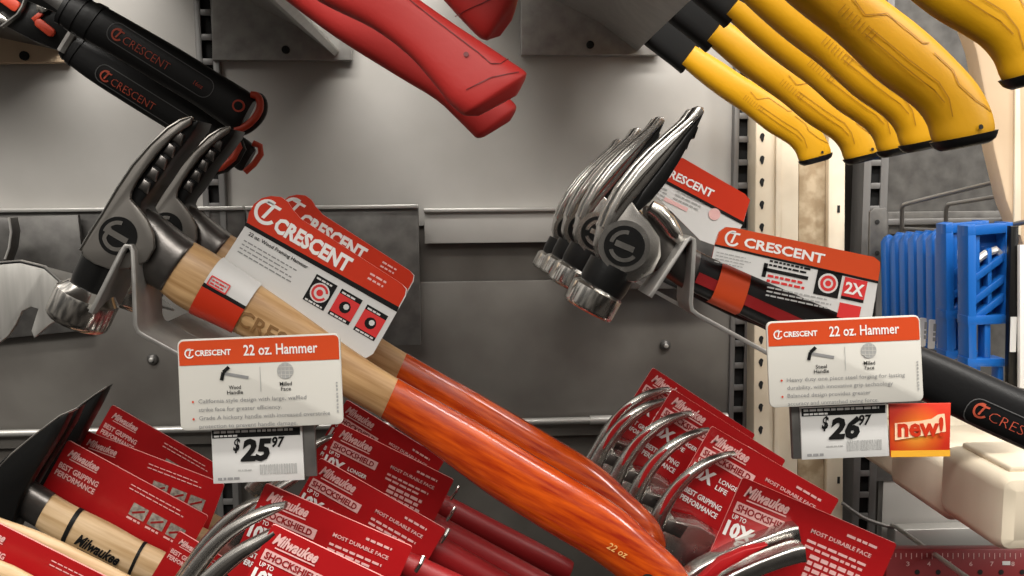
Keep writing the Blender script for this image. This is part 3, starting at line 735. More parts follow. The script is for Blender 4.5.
mb = MB(); r = RP(f, 120, 34, 32, 0, LB.surf); logo_ct(mb, r, 3, -1, 6.5, 'dull_orange', .0006); mb.text('CRESCENT', RP(f, 128, 41, 32, 0, LB.surf), 0, -4, 53, 8, 'dull_orange', -.012, 0, .0007)
ov = rrect(-8, -10, 112, 10, 9); mb.line(r, ov+[ov[0]], .9, 'grey_line', .0005); mb.text('16oz', r, 92, -3, 10, 4.5, 'orange', 0, 0, .0006); mb.build('grip_lettering', bg)
mb = MB()
for k in range(3): LB.into(mb, 'black_rubber', .0007, k*2, k*2+2)
Loft(f, [((40, -22), (28, -6), .7), ((72, -3), (62, 17), .7)], e=2.2).into(mb, 'zinc_dark'); mb.build('collar', bg)
mb = MB(); mb.prism(f.poly([(-40, -40), (70, -30), (64, 16), (30, 2), (-40, -30)]), -.006, .004, 'black_steel', .001)
mb.build('neck', bg)
f1 = f
f = Frame(200, 140, .70, 32)
P2 = [((76, 33), (60, 54)), ((84, 37), (66, 62)), ((111, 50), (88, 79)), ((145, 70), (122, 101)), ((178, 89), (156, 122)), ((210, 110), (190, 143)), ((232, 126), (212, 160)), ((240, 136), (222, 164))]
b2 = thing('black_grip_tool', f, 'black grip tool with a red slotted neck at top left, below the uppermost one', 'tool', 'black grip tools with orange butts')
LC = Loft(f, P2, .55, 2.6, 0, 4, 24)
mb = MB(); LC.into(mb, 'black_rubber'); mb.build('grip', b2)
mb = MB(); path = [(236, 140), (239, 147), (233, 158), (222, 167), (207, 171)]
mb.tube([f.px(a, b, .006) for a, b in path], .0027, 'orange', 10); mb.tube([f.px(a+4, b+2, .003) for a, b in path], .0027, 'black_rubber', 10); mb.build('butt_loop', b2)
mb = MB(); c = f.px(221, 151, LC.surf(f.px(221, 151).xy)-.001); mb.cyl(c, (0, 0, 1), .0036, .0018, 'orange', 20, [(0, 1), (1, 1)]); mb.cyl(c+Vector((0, 0, .0012)), (0, 0, 1), .0026, .001, 'hole_black', 18); mb.build('hang_hole', b2)
mb = MB(); r = RP(f, 108, 75, 32, 0, LC.surf); logo_ct(mb, r, 3, -1, 6, 'dull_orange', .0006); mb.text('CRESCENT', RP(f, 116, 82, 32, 0, LC.surf), 0, -4, 50, 7.5, 'dull_orange', -.012, 0, .0007)
ov = rrect(-8, -9, 100, 9, 8); mb.line(r, ov+[ov[0]], .9, 'grey_line', .0005); mb.build('grip_lettering', b2)
mb = MB()
for k in range(3): LC.into(mb, 'black_rubber', .0007, k*2, k*2+2)
mb.tube([f.px(73, 34, .004), f.px(62, 52, .004)], .004, 'zinc', 8); mb.build('collar', b2)
mb = MB(); mb.prism(f.poly([(-40, -60), (40, -60), (48, 6), (74, 26), (62, 52), (36, 42), (8, 27), (22, 14), (30, 0), (24, -20), (-40, -40)]), -.006, .004, 'black_steel', .0015)
mb.build('neck', b2)
mb = MB(); r = RP(f, 46, 28, 38, .004)
mb.prism([r.pt(a, b) for a, b in rrect(-11, -4.5, 12, 4.5, 4)], .0042, .0075, 'orange', .001)
mb.prism([r.pt(a, b) for a, b in [(-16, -1), (-14, 8), (-9, 10), (-11, -2)]], .0042, .007, 'orange', .0005); mb.build('red_inlay', b2)
mb = MB(); mb.tube([f.px(a, b, .006) for a, b in [(2, 27), (10, 21), (18, 15), (23, 7), (27, -4), (28, -14)]], .0016, 'steel_bright', 8)
mb.prism(f.poly([(38, 4), (46, 4), (47, 9), (52, 7), (51, 10), (44, 14), (38, 11)], .005), .005, .008, 'steel_bright', .0005); mb.build('bright_edge', b2)
# third, behind
f = Frame(240, 150, .76, 32); b3 = thing('black_grip_tool', f, 'black grip tool peeking out below the other two with its orange butt', 'tool', 'black grip tools with orange butts')
mb = MB(); LD = Loft(f, [((140, 76), (124, 100)), ((200, 112), (184, 138)), ((235, 132), (222, 158)), ((252, 143), (238, 170)), ((256, 150), (244, 170))], .55, 2.6, 0, 4, 20); LD.into(mb, 'black_rubber'); mb.build('grip', b3)
mb = MB(); mb.tube([f.px(a, b, .004) for a, b in [(253, 143), (260, 146), (261, 154), (254, 164), (245, 172)]], .0026, 'orange', 10); mb.tube([f.px(a, b, .004) for a, b in [(240, 143), (238, 155), (234, 166)]], .002, 'black_rubber', 8); mb.build('butt_loop', b3)
# red window head, far left
f = Frame(10, 5, .80, 30); mb = MB(); mb.prism(f.poly([(-40, -50), (10, -50), (34, -2), (24, 12), (10, 20), (-40, 0)]), -.006, 0, 'black_steel', .001)
o3 = tag(mb.build('pry_tool', M4=f.mat()), 'black tool head with a red insert in the top left corner', 'tool')
mb = MB(); r = RP(f, 13, 4, 36, 0); mb.prism([r.pt(a, b) for a, b in rrect(-14, -5.5, 9, 5.5, 4)], .0002, .004, 'orange', .001); mb.build('red_insert', o3)
mb = MB(); r = RP(f, 4, 20, 36, 0); mb.prism([r.pt(a, b) for a, b in [(-8, 4), (6, 3), (7, -2), (-8, -6)]], .0002, .004, 'steel_bright', .001); mb.build('bright_tooth', o3)
# sandstone coloured bracket block behind them
f = Frame(20, 45, .985); root = thing('hanging_bracket', f, 'tan steel plate with a hole in the top left corner, under black tool heads', 'bracket', 'hammer hanging brackets')
mb = MB(); mb.prism(f.poly([(-60, -160), (66, -160), (66, 62), (-60, 64)]), -.012, 0, 'tan', .001); mb.build('wall_plate', root)
mb = MB(); mb.cyl(f.px(25, 56, 0), (0, 0, 1), .0048, .003, 'hole_black', 12); mb.build('screw', root)
mb = MB(); a, b, c = f.px(-60, 20, 0), f.px(64, 52, 0), f.px(-60, 40, 0)
D = Vector((-.06, .05, .30)); th = Vector((0, -.003, 0)); q = [f.px(-60, 22, 0), f.px(62, 48, 0)]
mb.add([q[0], q[1], q[1]+D, q[0]+D, q[0]+th, q[1]+th, q[1]+D+th, q[0]+D+th], [(0, 1, 2, 3), (7, 6, 5, 4), (0, 4, 5, 1), (1, 5, 6, 2), (2, 6, 7, 3)], 'zinc_dark'); mb.build('arm_trough', root)

# ================================================================== RED GRIPS
def red_tool(f, pairs, label, groove, hole, chamfer=None):
    root = thing('red_grip_tool', f, label, 'tool', 'red rubber grip tools along the top')
    L = Loft(f, pairs, .55, 3.0, 0, 4, 32); mb = MB(); L.into(mb, 'red_rubber'); mb.build('grip', root)
    mb = MB(); r = RP(f, 0, 0, 0, 0, L.surf)
    for g in groove: mb.line(r, [(a, -b) for a, b in g], 1.0, 'red_dark', .0004)
    if hole: mb.disc(r, hole[0], -hole[1], 2.6, 'red_dark', .0006, 12)
    mb.build('grip_grooves', root); return root
def dens(pts, k=6):
    out = []
    for (a, b), (c, d) in zip(pts[:-1], pts[1:]): out += [(a+(c-a)*i/k, b+(d-b)*i/k) for i in range(k)]
    return out+[pts[-1]]
f = Frame(495, 85, .44, 34)
red_tool(f, [((330, -62), (276, -28), .6), ((372, -32), (320, 2), .6), ((419, 0), (372, 28)), ((455, 25), (408, 55)), ((490, 48), (434, 84)), ((512, 63), (448, 102)), ((525, 72), (460, 113)), ((526, 77), (465, 115.5)), ((522, 86), (470, 116), .48), ((517, 95), (478, 116), .34)],
         'thick red rubber grip with square butt, front one hanging from the top centre', [dens([(395, -10), (430, 18), (478, 55), (490, 66), (500, 66), (508, 60)]), dens([(466, 92), (490, 80), (518, 74)])], (466, 57))
f = Frame(490, 110, .50, 34)
red_tool(f, [((320, -40), (280, -4), .6), ((372, 0), (335, 37), .6), ((430, 42), (397, 76)), ((470, 72), (435, 99)), ((500, 92), (456, 118)), ((514, 103), (471, 133)), ((516, 110), (477, 138)), ((510, 121), (484, 137), .4)],
         'red rubber grip directly beneath the thick front red one', [], None)
f = Frame(495, 10, .52, 34)
red_tool(f, [((420, -90), (385, -50), .6), ((470, -58), (430, -14), .6), ((505, -36), (462, 20)), ((517, -22), (478, 36)), ((519, -8), (486, 40)), ((516, 8), (490, 39), .45), ((512, 20), (500, 36), .34)],
         'red rubber grip cut off by the top edge above the thick front red one', [dens([(455, 18), (480, 8), (510, -6)])], None)

# ================================================================== YELLOW GRIPS
f = Frame(963, 138, .47, 42)
yg = thing('yellow_grip_tool', f, 'yellow rubber grip fully shown at top right, second nearest of its row', 'tool', 'yellow rubber grip tools at top right')
PY = [((752, -98), (722, -62), .7), ((800, -62), (762, -22), .7), ((840, -30), (798, 10), .66), ((883, 0), (838, 42)), ((922, 30), (876, 78)), ((952, 58), (903, 98)), ((976, 85), (918, 110)), ((989, 110), (928, 124)), ((993, 128), (933, 140)), ((990, 136), (938, 146))]
LY = Loft(f, PY, .52, 2.3, 0, 4, 32)
mb = MB(); LY.into(mb, 'yellow_rubber'); mb.build('grip', yg)
mb = MB(); Loft(f, [((993, 130), (934, 142), .53), ((991, 138), (938, 148), .5), ((985, 143), (944, 151), .4)], e=2.3, sub=2, n=32).into(mb, 'black_rubber', .0016); mb.build('butt_cap', yg)
mb = MB(); r = RP(f, 0, 0, 0, 0, LY.surf)
for g in ([(846, 2), (858, 18), (872, 17), (880, 16), (915, 45), (922, 45)], [(862, 30), (900, 62), (930, 84), (940, 100), (944, 118)], [(926, 55), (945, 72), (950, 86), (968, 102), (986, 112)], [(858, 36), (895, 68), (926, 92), (936, 104)]):
    mb.line(r, [(a, -b) for a, b in dens(g)], 1.1, 'yellow_groove', .0005)
for i in range(9):
    x = 838+i*4; y = 8+i*3.4; mb.line(r, [(x, -y), (x-7, -(y+8))], .8, 'yellow_groove', .0005)
mb.disc(RP(f, 971, 128, -25, 0, LY.surf), 0, 0, 2.6, 'hole_black', .0009, 12)
mb.build('grip_grooves', yg)
mb = MB(); Loft(f, [((704, -176), (652, -112), .5), ((712, -168), (658, -104), .5), ((754, -124), (706, -60), .5), ((768, -110), (722, -44), .5)], e=4, sub=2, n=24, w=-.006).into(mb, 'matte_black', 0); mb.build('neck', yg)
Yl = [('yellow rubber grip farthest back, lowest and leftmost of its row', 815, 158, .90, 38), ('yellow rubber grip second from the left, beside the lowest one', 863, 156, .755, 39),
      ('yellow rubber grip third from the left in the yellow row', 899, 148, .67, 40), ('yellow rubber grip mostly hidden left of the fully shown large one', 925, 142, .58, 41),
      ('yellow rubber grip in the top right corner, nearest of its row', 1036, 72, .42, 36)]
for l_, x, y, Y, a in Yl: dup(yg, Frame(x, y, Y, a), l_)
# steel straps over the necks
for (pts, Y, l_) in (([(708, -30), (708, 12), (722, 19), (722, -30)], .70, 'grey steel strap over the black neck of the left yellow tools'), ([(738, -40), (738, -2), (756, 8), (756, -40)], .62, 'small steel strap over the black necks just right of the other strap')):
    f = Frame(pts[0][0], 0, Y); mb = MB(); mb.prism(f.poly(pts, .02), .016, .020, 'zinc', .001); tag(mb.build('steel_strap', M4=f.mat()), l_, 'strap', 'steel straps by the yellow tools')

# ================================================================== RED-CARD HAMMERS (lower rows)
def script(mb, r, x, y, w, h, m, z=.0004):
    mb.text('Milwaukee', r, x, y, w, h, m, .035, .35, z)
    mb.flat(r, [(x+w*.05, y-h*.22), (x+w*.95, y-h*.10), (x+w*.55, y-h*.30), (x+w*.9, y-h*.42), (x+w*.25, y-h*.42), (x+w*.5, y-h*.28)], m, z) if False else mb.line(r, [(x+w*.1, y-h*.22), (x+w, y-h*.15)], h*.12, m, z)
def mcard(mb, r, w, h, kind=0, s=1.0, W1='card_white'):
    """printed red card: r origin at its top left corner"""
    P = [r.pt(a, b) for a, b in rrect(0, -h, w, 0, 2.5*s, 2)]
    mb.prism(P, r.w-.0012, r.w, 'card_edge', 0, 'card_red')
    g = lambda *a: [v*s for v in a]
    if kind == 0:
        script(mb, r, *g(7, -16, 44, 11), 'print_pink')
        mb.rect(r, *g(4, -33, 62, 10.5), 'print_pink', .0003); mb.text('SHOCKSHIELD', r, *g(6, -31, 56, 7), 'card_red_dark', .03, 0, .0006)
        mb.text('UP TO', r, *g(5, -39, 14, 4.5), 'print_white', .02); mb.text('10X', r, *g(3, -56, 27, 15), 'print_white', .05)
        mb.text('LONGER', r, *g(35, -48, 26, 5), 'print_white', .02); mb.text('LIFE', r, *g(35, -56, 14, 5), 'print_white', .02)
        mb.bars(r, w-46*s, -12*s, 32*s, 1, 5*s, 'print_pink', .5)
        mb.text('MOST DURABLE FACE', r, w-78*s, -22*s, 60*s, 4*s, 'print_pink', .02)
        mb.bars(r, w-78*s, -31*s, 62*s, 2, 5.5*s, 'print_pink', .45); mb.bars(r, w-70*s, -44*s, 58*s, 4, 6*s, 'print_pink', .62)
        mb.rect(r, w-72*s, -76*s, 26*s, 7*s, 'print_pink'); mb.rect(r, w-42*s, -76*s, 26*s, 7*s, 'print_pink')
        mb.text('BEST GRIPPING', r, *g(8, -74, 44, 6), 'print_white', .03); mb.text('PERFORMANCE', r, *g(8, -83, 44, 6), 'print_white', .03)
    else:
        script(mb, r, *g(7, -14, 34, 8), 'print_pink')
        mb.text('BEST GRIPPING', r, *g(4, -28, 44, 6), 'print_pink', .03); mb.text('PERFORMANCE', r, *g(4, -36, 44, 6), 'print_pink', .03)
        mb.bars(r, w*.48, -9*s, w*.42, 2, 4*s, 'print_pink', .25)
        for i in range(3):
            x = w*.55+i*21*s; mb.rect(r, x, -36*s, 17*s, 13*s, 'stone', .0003); mb.bars(r, x, -40*s, 15*s, 1, 4*s, 'print_pink', .5); mb.line(r, [(x+3*s, -33*s), (x+14*s, -26*s)], 2*s, 'card_red_dark', .0005)

# ---- steel claw hammers with red cards, right group -------------------
def curved_claw(mb, f, path, ws, m, hd=.0042, e=2.6):
    """prongs: path of (x,y,halfwidth px)"""
    for w in ws:
        pr = []
        for i, (x, y, h) in enumerate(path):
            a = path[max(i-1, 0)]; b = path[min(i+1, len(path)-1)]; L_ = math.hypot(b[0]-a[0], b[1]-a[1]); nx, ny = (b[1]-a[1])/L_, -(b[0]-a[0])/L_
            pr.append(((x+nx*h, y+ny*h), (x-nx*h, y-ny*h), max(hd*f.k/max(h, .5), .4)))
        Loft(f, pr, 1, e, w, 4, 16 if e < 4 else 24).into(mb, m)

f = Frame(712, 426, .64, 30)
mr_ = thing('steel_claw_hammer', f, 'claw hammer with red card, its curved claw second nearest in the lower right bunch', 'hammer', 'curved claw hammers with red cards at lower right')
mb = MB(); curved_claw(mb, f, [(640, 560, 12), (654, 528, 9), (663, 508, 7.5), (676, 489, 6.2), (692, 473, 5.2), (710, 461, 4), (725, 455, 2.6), (735, 452.5, .8)], (.009, -.012), 'steel')
mb.prism(f.poly([(640, 600), (640, 560), (655, 528), (672, 515), (696, 520), (712, 530), (706, 556), (690, 600)]), -.013, .013, 'steel', .003)
mb.prism(f.poly([(668, 520), (688, 526), (680, 538), (662, 530)], .0135), .0132, .0142, 'steel_dark', .0003)
mb.build('claw_head', mr_)
mb = MB(); curved_claw(mb, f, [(660, 514, 1.2), (668, 499, 2.6), (678, 485, 2.6), (690, 474, 1.0)], (.0128,), 'card_red', .0008); mb.build('paint_stripe', mr_)
mb = MB(); Loft(f, [((712, 528), (690, 572), .8), ((760, 556), (740, 600), .8), ((840, 602), (822, 640), .8), ((960, 668), (940, 710), .8)], e=2.4).into(mb, 'red_grip'); mb.build('grip', mr_)
mb = MB(); mcard(mb, RP(f, 712, 426, 30, -.016), 147, 98, 0, .95); mb.build('package_card', mr_)
RL = [('claw hammer third nearest in the lower right bunch of curved claws', 24, 22, .678, 30, ('package_card',), 0), ('claw hammer with a red card fourth nearest in the lower right bunch', 40, 38, .716, 32, (), 1),
      ('claw hammer next to last at the back of the lower right bunch', 60, 50, .754, 33, ('package_card',), 0), ('claw hammer farthest back in the lower right bunch, its red card topmost', 60, 60, .79, 33, (), 1)]
for l_, dx, dy, Y, a, sk, _c in RL: dup(mr_, Frame(712-dx, 426-dy, Y, a), l_, sk)
# nearest of the right group
f = Frame(743, 477, .555, 23)
nr_ = thing('steel_claw_hammer', f, 'claw hammer with blunt twin prongs and large red card, nearest at lower right', 'hammer', 'curved claw hammers with red cards at lower right')
mb = MB()
curved_claw(mb, f, [(672, 606, 16), (696, 577, 12), (718, 561, 9), (740, 549, 8), (765, 540, 8), (786, 533, 8.5), (796, 531, 8.5)], (-.006,), 'steel', .0065, 6)
curved_claw(mb, f, [(676, 634, 14), (700, 602, 12), (728, 580, 9), (752, 567, 8), (775, 558, 8), (794, 552, 8.5), (802, 551, 8.5)], (.012,), 'steel', .0065, 6)
mb.build('claw_head', nr_)
mb = MB(); r = RP(f, 0, 0, 0, .012); mb.prism([f.px(a, b, .016).xy for a, b in [(694, 584), (720, 560), (745, 549), (768, 545), (750, 556), (722, 572), (704, 590)]], .010, .0165, 'card_red', .001); mb.build('paint_stripe', nr_)
mb = MB(); mcard(mb, RP(f, 743, 477, 23.5, -.010), 168, 110, 0, 1.08); mb.build('package_card', nr_)
mb = MB(); Loft(f, [((740, 600), (722, 646), .8), ((900, 668), (880, 716), .8)], e=2.4, sub=3).into(mb, 'red_grip'); mb.build('grip', nr_)

# ---- middle bottom group -----------------------------------------------
f = Frame(266, 483, .50, 23.5)
mm = thing('red_handled_hammer', f, 'red handled hammer with bright red card, second nearest at bottom centre left', 'hammer', 'red handled hammers with red cards at bottom centre')
mb = MB(); mcard(mb, RP(f, 266, 483, 23.5, .016), 160, 100, 0, 1.0); mb.build('package_card', mm)
mb = MB(); LG = Loft(f, [((300, 505), (290, 528), .9), ((411, 553), (400, 576), .9), ((440, 566), (429, 590), .9), ((560, 622), (550, 646), .9), ((566, 628), (558, 646), .8)], e=2.1); LG.into(mb, 'red_grip'); mb.build('grip', mm)
mb = MB(); curved_claw(mb, f, [(160, 620, 12), (190, 570, 9), (206, 545, 7.5), (226, 522, 6), (246, 506, 4), (262, 498, 1.5)], (-.006, .008), 'steel'); mb.build('claw_head', mm)
mb = MB(); mb.tube([f.px(424, 556, .012), f.px(421, 563, .014), f.px(416, 571, .012)], .0013, 'steel_bright', 8); mb.build('wire_tie', mm)
ML = [('red handled hammer with the brightest red card, nearest at bottom centre left', 272, 522, .45, 26), ('red handled hammer with red card in the middle of the bottom centre stack', 318, 458, .55, 29.5),
      ('red handled hammer fourth from the front, its card left of the orange wooden grips', 337, 424, .62, 26), ('red handled hammer farthest back, card edge tucked under the orange wooden grip', 344, 401, .69, 31)]
GR = [None, [((360, 494), (348, 518)), ((444, 538), (432, 562)), ((560, 604), (548, 628)), ((570, 612), (558, 630))],
      [((350, 462), (338, 486)), ((432, 511), (420, 535)), ((549, 575), (538, 598)), ((620, 614), (610, 634))],
      [((380, 458), (369, 479)), ((444, 494), (433, 515)), ((560, 554), (550, 575)), ((573, 563), (565, 579))]]
TI = [None, (446, 534), (452, 512), (456, 491)]
for i, (l_, x, y, Y, a) in enumerate(ML):
    fr = Frame(x, y, Y, a); d_ = dup(mm, fr, l_, ('claw_head',) if i == 0 else ('grip', 'wire_tie'))
    if GR[i]:
        mb = MB(); Loft(fr, [(*p, .9) for p in GR[i]], e=2.1).into(mb, 'red_grip'); mb.build('grip', d_)
        tx, ty = TI[i]; mb = MB(); mb.tube([fr.px(tx+3, ty-5, .012), fr.px(tx, ty+1, .014), fr.px(tx-5, ty+8, .012)], .0013, 'steel_bright', 8); mb.build('wire_tie', d_)
n0 = [o for o in bpy.data.objects if o.get('label') == ML[0][0]][0]; g = Frame(272, 522, .45, 26)
mb = MB(); curved_claw(mb, g, [(150, 640, 12), (178, 596, 10), (200, 563, 8.5), (222, 538, 7.5), (246, 521, 6.5), (270, 510, 5), (286, 505, 2.5)], (.004,), 'steel'); curved_claw(mb, g, [(170, 640, 12), (196, 596, 11), (218, 571, 9), (240, 553, 8), (262, 540, 6.5), (276, 530, 4)], (.012,), 'steel'); mb.build('claw_head', n0)

# ---- bottom left group: wood handles, black claws ----------------------
f = Frame(68, 440, .56, 30)
wl = thing('wooden_claw_hammer', f, 'pale wooden hammer with black script mark and black head at lower left', 'hammer', 'wooden hammers with dark red cards at lower left')
mb = MB(); mcard(mb, RP(f, 68, 440, 28.5, -.012), 160, 56, 1, 1.0); mb.build('package_card', wl)
mb = MB(); LW = Loft(f, [((52, 494), (36, 524)), ((56, 496), (39, 528)), ((75, 507), (58, 542)), ((110, 524), (92, 560)), ((140, 541), (124, 577)), ((165, 553), (150, 585)), ((210, 578), (196, 606)), ((330, 640), (318, 668))], .62, 2.3, 0, 8, 24)
LW.into(mb, 'wood_pale'); mb.build('handle', wl)
mb = MB()
LW.into(mb, 'print_black', .0004, 17, 19); mb.build('ring_band', wl)
mb = MB(); LW.into(mb, 'print_black', .0004, 33, 35); mb.build('ring_band', wl)
mb = MB(); script(mb, RP(f, 76, 538, 28, 0, LW.surf), 3, 1, 48, 12, 'print_black', .0006); mb.build('script_mark', wl)
mb = MB(); Loft(f, [((14, 470), (4, 508), .5), ((34, 482), (20, 516), .6), ((54, 494), (37, 526), .62)], e=2.5).into(mb, 'steel_dark'); mb.build('socket', wl)
mb = MB()
cl = [(78, 408), (60, 416), (36, 434), (12, 454), (-14, 480), (-40, 520), (-30, 560), (10, 540), (24, 512), (30, 492), (44, 468), (58, 446), (70, 426)]
mb.prism(f.poly(cl), -.013, -.003, 'black_steel', .0016); mb.prism(f.poly(cl), .003, .013, 'black_steel', .0016)
mb.tube([f.px(a, b, .0125) for a, b in cl[:5]], .0007, 'steel', 6)
mb.prism(f.poly([(-14, 480), (-40, 520), (-30, 560), (10, 540), (24, 512), (24, 480)]), -.012, .012, 'black_steel', .001)
mb.build('claw_head', wl)
g = Frame(84, 429, .60, 22); w2 = dup(wl, g, 'wooden hammer with dark red card just behind the script marked one', ('claw_head', 'script_mark', 'ring_band', 'socket'))
gg = Frame(68, 440, .56, 30); 
mb = MB(); q = Frame(84, 429, .62, 22)
cl2 = [(107, 387), (96, 394), (82, 404), (64, 420), (44, 440), (30, 470), (40, 500), (56, 480), (66, 462), (78, 444), (88, 424), (98, 406)]
mb.prism(g.poly(cl2), -.011, .004, 'black_steel', .0016); mb.tube([g.px(a, b, .004) for a, b in cl2[:5]], .0006, 'steel', 6); mb.build('claw_head', w2)
g3 = Frame(113, 404, .67, 31); dup(wl, g3, 'wooden hammer with dark red card at the back of the lower left group', ('claw_head', 'script_mark', 'ring_band', 'socket'))
# nearest: card along the bottom left edge with pale wood above and below
f = Frame(0, 524, .50, 27); n3 = thing('wooden_claw_hammer', f, 'wooden hammer with dark red card cut off by the bottom left corner', 'hammer', 'wooden hammers with dark red cards at lower left')
mb = MB(); mcard(mb, RP(f, -30, 509, 26.5, .014), 200, 60, 1, 1.1); mb.build('package_card', n3)
mb = MB(); Loft(f, [((-20, 511), (-40, 536), .6), ((6, 520), (-12, 556), .3), ((40, 532), (20, 572), .3), ((85, 553), (66, 596), .3), ((150, 586), (132, 626), .3)], e=2.3).into(mb, 'wood_pale')
Loft(f, [((-40, 548), (-60, 590), .3), ((14, 566), (-10, 600), .3), ((80, 604), (60, 640), .3)], e=2.3, w=.022).into(mb, 'wood_pale'); mb.build('handle', n3)
f = Frame(179, 531, .53, 31); mb = MB(); r = RP(f, 179, 531, 31, 0); mcard(mb, r, 60, 70, 1, .8)
tag(mb.build('red_card', M4=f.mat()), 'small upright red card between the wooden hammer and the grey curved claws', 'card')

# ================================================================== BLUE GUIDES AND WIRES AT RIGHT
f = Frame(968, 222, .74)
bl = thing('blue_guide', f, 'blue plastic guide with slanted slots, nearest of the stack facing the viewer', 'guide', 'blue plastic guides stacked on a hook')
mb = MB(); 
def blue_ladder(mb, f):
    bx = lambda pts, w0, w1, m='blue', b=.0006: mb.prism(f.poly(pts), w0, w1, m, b)
    bx([(966, 226), (974, 224), (975, 372), (967, 376)], -.014, .003)
    bx([(1004, 222), (1011, 222), (1010, 322), (1003, 322)], -.014, .003)
    bx([(966, 226), (1011, 222), (1011, 232), (966, 236)], -.006, .003)
    bx([(966, 316), (1010, 314), (1010, 323), (966, 325)], -.014, .003)
    bx([(966, 358), (1003, 358), (1003, 366), (966, 366)], -.014, .003)
    bx([(984, 323), (990, 323), (990, 360), (984, 360)], -.010, .001)
    bx([(998, 360), (1003, 360), (1003, 382), (998, 384)], -.010, .001)
    for y in (268, 290, 308): bx([(973, y+8), (1005, y-16), (1005, y-8), (973, y+16)], -.008, .001)
    bx([(973, 234), (980, 234), (980, 300), (973, 300)], -.008, .0)
    bx([(988, 250), (992, 248), (992, 312), (988, 312)], -.008, .0)
blue_ladder(mb, f); mb.build('slotted_frame', bl)
mb = MB(); mb.prism(f.poly([(975, 232), (1004, 230), (1004, 316), (975, 318)], -.012), -.014, -.011, 'blue_dark'); mb.build('back_panel', bl)
mb = MB(); mb.tube([f.px(a, b, -.004) for a, b in [(974, 262), (985, 254), (996, 250), (1000, 254)]], .0034, 'zinc_light', 8); mb.build('steel_insert', bl)
mb = MB(); mb.prism(f.poly([(974, 236), (968, 238), (968, 372), (974, 372)], -.0145), -.0158, -.0146, 'blue'); mb.build('side_tab', bl)
g = Frame(968, 222, .74); g.O += Vector((0, .035, 0)); dup(bl, g, 'blue plastic guide with slanted slots directly behind the nearest one')
# plain ones behind
f = Frame(940, 232, .80)
pb = thing('blue_guide', f, 'plain sided blue plastic guide, nearest of the ribbed stack left of the slotted ones', 'guide', 'blue plastic guides stacked on a hook')
mb = MB(); mb.prism(f.poly([(940, 240), (943, 233), (947, 231), (952, 234), (957, 228), (964, 229), (964, 352), (956, 356), (943, 344)]), -.006, 0, 'blue', .0007)
mb.prism(f.poly([(940, 240), (944, 234), (945, 345), (941, 342)]), -.010, .0022, 'blue', .0005); mb.build('guide_body', pb)
mb = MB(); r = RP(f, 938, 321, 3, .0024); mb.prism([r.pt(a, b) for a, b in rrect(0, -30, 7, 0, 1.5)], .0024, .0032, 'card_white'); mb.text('12345', RP(f, 944, 348, -87, .0032), 0, -1.5, 24, 3.5, 'print_grey', .01) if False else mb.bars(RP(f, 938, 321, 93, .0032), 3, -4.5, 24, 1, 5, 'print_grey', .6)
mb.build('sticker', pb)
o_ = 'second third fourth fifth sixth seventh'.split()
for i in range(6):
    g = Frame(940-9.2*(i+1), 232+.6*(i+1), .80+.022*(i+1)); dup(pb, g, 'plain sided blue plastic guide, %s from the front of the ribbed stack' % o_[i], () if i < 3 else ('sticker',))
# dark blue and white strip boxes at the right edge
f = Frame(1013, 300, .725); mb = MB(); mb.prism(f.poly([(1011, 226), (1019, 226), (1019, 400), (1008, 400)]), -.006, 0, 'black_steel', .001)
pk = tag(mb.build('tool_package', M4=f.mat()), 'dark narrow package with a white sticker right of the blue guides', 'package')
mb = MB(); mb.prism(f.poly([(1011, 317), (1017, 317), (1016, 352), (1010, 352)], .001), .0002, .001, 'card_white'); mb.build('sticker', pk)
f = Frame(1022, 300, .72); mb = MB(); mb.prism(f.poly([(1020, 245), (1045, 245), (1045, 392), (1020, 388)]), -.004, 0, 'print_white', .0005)
tag(mb.build('white_box', M4=f.mat()), 'white box edge at the right border below the tan post', 'box')
# hanging wires
def hook(pts, Y0, Y1, label, r_=.0024, grp='wire hooks above the blue guides', m_='wire'):
    n_ = len(pts); ds = [0]
    for (a, b), (c, d) in zip(pts[:-1], pts[1:]): ds.append(ds[-1]+math.hypot(c-a, d-b))
    P = [pix(a, b, Y0+(Y1-Y0)*(t/ds[-1])) for (a, b), t in zip(pts, ds)]
    mb = MB(); mb.tube([list(p) for p in catmull([tuple(p) for p in P], 3)], r_, m_, 10); return tag(mb.build('wire_hook'), label, 'hook', grp)
hook([(902, 238), (902, 215), (903, 206), (910, 203), (950, 193), (1012, 178), (1060, 166)], .98, .80, 'leftmost grey wire hook above the blue guides')
hook([(946, 226), (946, 212), (948, 205), (956, 203), (1000, 196), (1060, 186)], .98, .84, 'grey wire hook in the middle above the slotted blue guides')
hook([(1004, 222), (1004, 212), (1008, 206), (1020, 203), (1060, 197)], .98, .90, 'grey wire hook nearest the right edge above the guides')
hook([(905, 229), (960, 231), (985, 230), (1030, 221), (1060, 216)], .97, .66, 'bright wire rod passing through the tops of the blue guides', .0022)
hook([(892, 526), (896, 527), (930, 551), (966, 577), (1000, 600)], .96, .56, 'thick steel wire running to the bottom edge below the red card', .0024, 'lower wires', 'zinc_light')
hook([(842, 503), (862, 517), (880, 524), (894, 528)], .97, .96, 'thin wire crossing the foot of the slotted upright at lower right', .0022, 'lower wires')
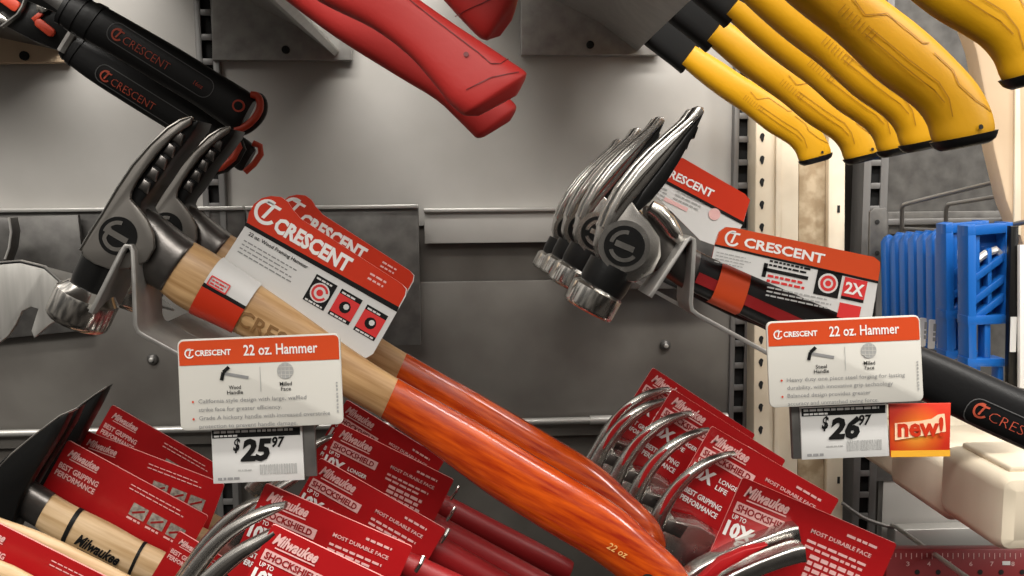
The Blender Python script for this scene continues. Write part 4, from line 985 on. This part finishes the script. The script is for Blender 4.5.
# right crossbar
mb = MB(); wbox(mb, 886, 212, 1080, 232, .984, .01, 'zinc_dark', .001); wbox(mb, 886, 219, 1080, 223, .980, .004, 'upright', .001)
tag(mb.build('cross_bar'), 'grey double cross bar on the wall behind the wire hooks', 'bar')
f = Frame(878, 238, .955); mb = MB(); mb.prism(f.poly([(870, 212), (874, 208), (886, 208), (889, 213), (888, 262), (884, 270), (872, 268), (869, 262)]), -.004, 0, 'zinc_dark', .001)
er = tag(mb.build('bracket_ear', M4=f.mat()), 'dark steel ear plate with two holes on the upright left of the blue guides', 'bracket')
for y in (222, 253): m2 = MB(); m2.cyl(f.px(877, y, 0), (0, 0, 1), .0026, .0008, 'hole_black', 12); m2.build('bolt_hole', er)
mb = MB(); wbox(mb, 895, 530, 1100, 543, .975, .02, 'zinc_light', .002); wbox(mb, 895, 543, 1100, 549, .98, .02, 'wall_dark', .001)
tag(mb.build('shelf_rail'), 'light grey rail low on the wall above the red rule at lower right', 'rail')
# red rule box
f = Frame(960, 560, .80, 0, 0, -12); root = thing('red_rule', f, 'dark red metal rule with white tick marks along the bottom right edge', 'ruler')
mb = MB(); mb.prism(f.poly([(886, 549), (1100, 549), (1100, 640), (886, 640)]), -.02, 0, 'maroon', .0015); mb.build('rule_body', root)
mb = MB(); r = RP(f, 890, 560, 0, .0)
for i in range(34): mb.rect(r, i*5.2, 3 if i % 2 else 1, .8, 4 if i % 2 else 6, 'print_pink', .0004)
for i, t in enumerate('3456789'):
    mb.text(t, r, 16+i*21, -6, 3.4, 4.5, 'print_pink', .02)
mb.rect(r, 112, -5, 8, 4, 'print_white', .0005)
for i in range(6): mb.disc(r, 27+i*21, -12, 2.6, 'hole_black', .0004, 12)
mb.build('rule_marks', root)
# cream moulded bins bottom right
def bin_(x0, y0, Y0, Y1, label, h=.075, wd=.16, j=0):
    a = pix(x0, y0, Y0); mb = MB()
    P = rrect(a.x, a.z-h, a.x+wd, a.z, .010, 5)
    mb.prism(P, -Y1, -Y0, 'cream', .010, T=lambda x, z, w: (x, -w, z)); 
    o = tag(mb.build('cream_bin'), label, 'bin', 'cream moulded bins at lower right')
    mb = MB(); mb.prism(rrect(a.x+.012, a.z-.001, a.x+wd-.012, a.z+.004, .002, 3), -Y1+.012, -Y0-.012, 'cream', .0015, T=lambda x, z, w: (x, -w, z)); mb.build('lid', o)
    return o
bin_(906, 437, .80, .92, 'cream moulded bin farthest back, beside the small orange sign', .05)
bin_(950, 462, .68, .785, 'cream moulded bin in the middle at lower right', .052)
bin_(1003, 478, .58, .665, 'cream moulded bin cut off by the lower right edge', .055)
# tan post at right edge
f = Frame(1000, 140, .78); mb = MB(); mb.prism(f.poly([(962, 10), (976, 50), (986, 100), (994, 150), (1006, 200), (1030, 262), (1120, 262), (1120, 10)]), -.02, 0, 'tan', .003)
tp = tag(mb.build('tan_panel', M4=f.mat()), 'tan side panel with slanted left edge below the nearest yellow grip', 'panel')
mb = MB(); mb.prism(f.poly([(1014, 80), (1019, 80), (1020, 235), (1013, 235)], .001), .0004, .003, 'cream', .0006); mb.build('rib', tp)
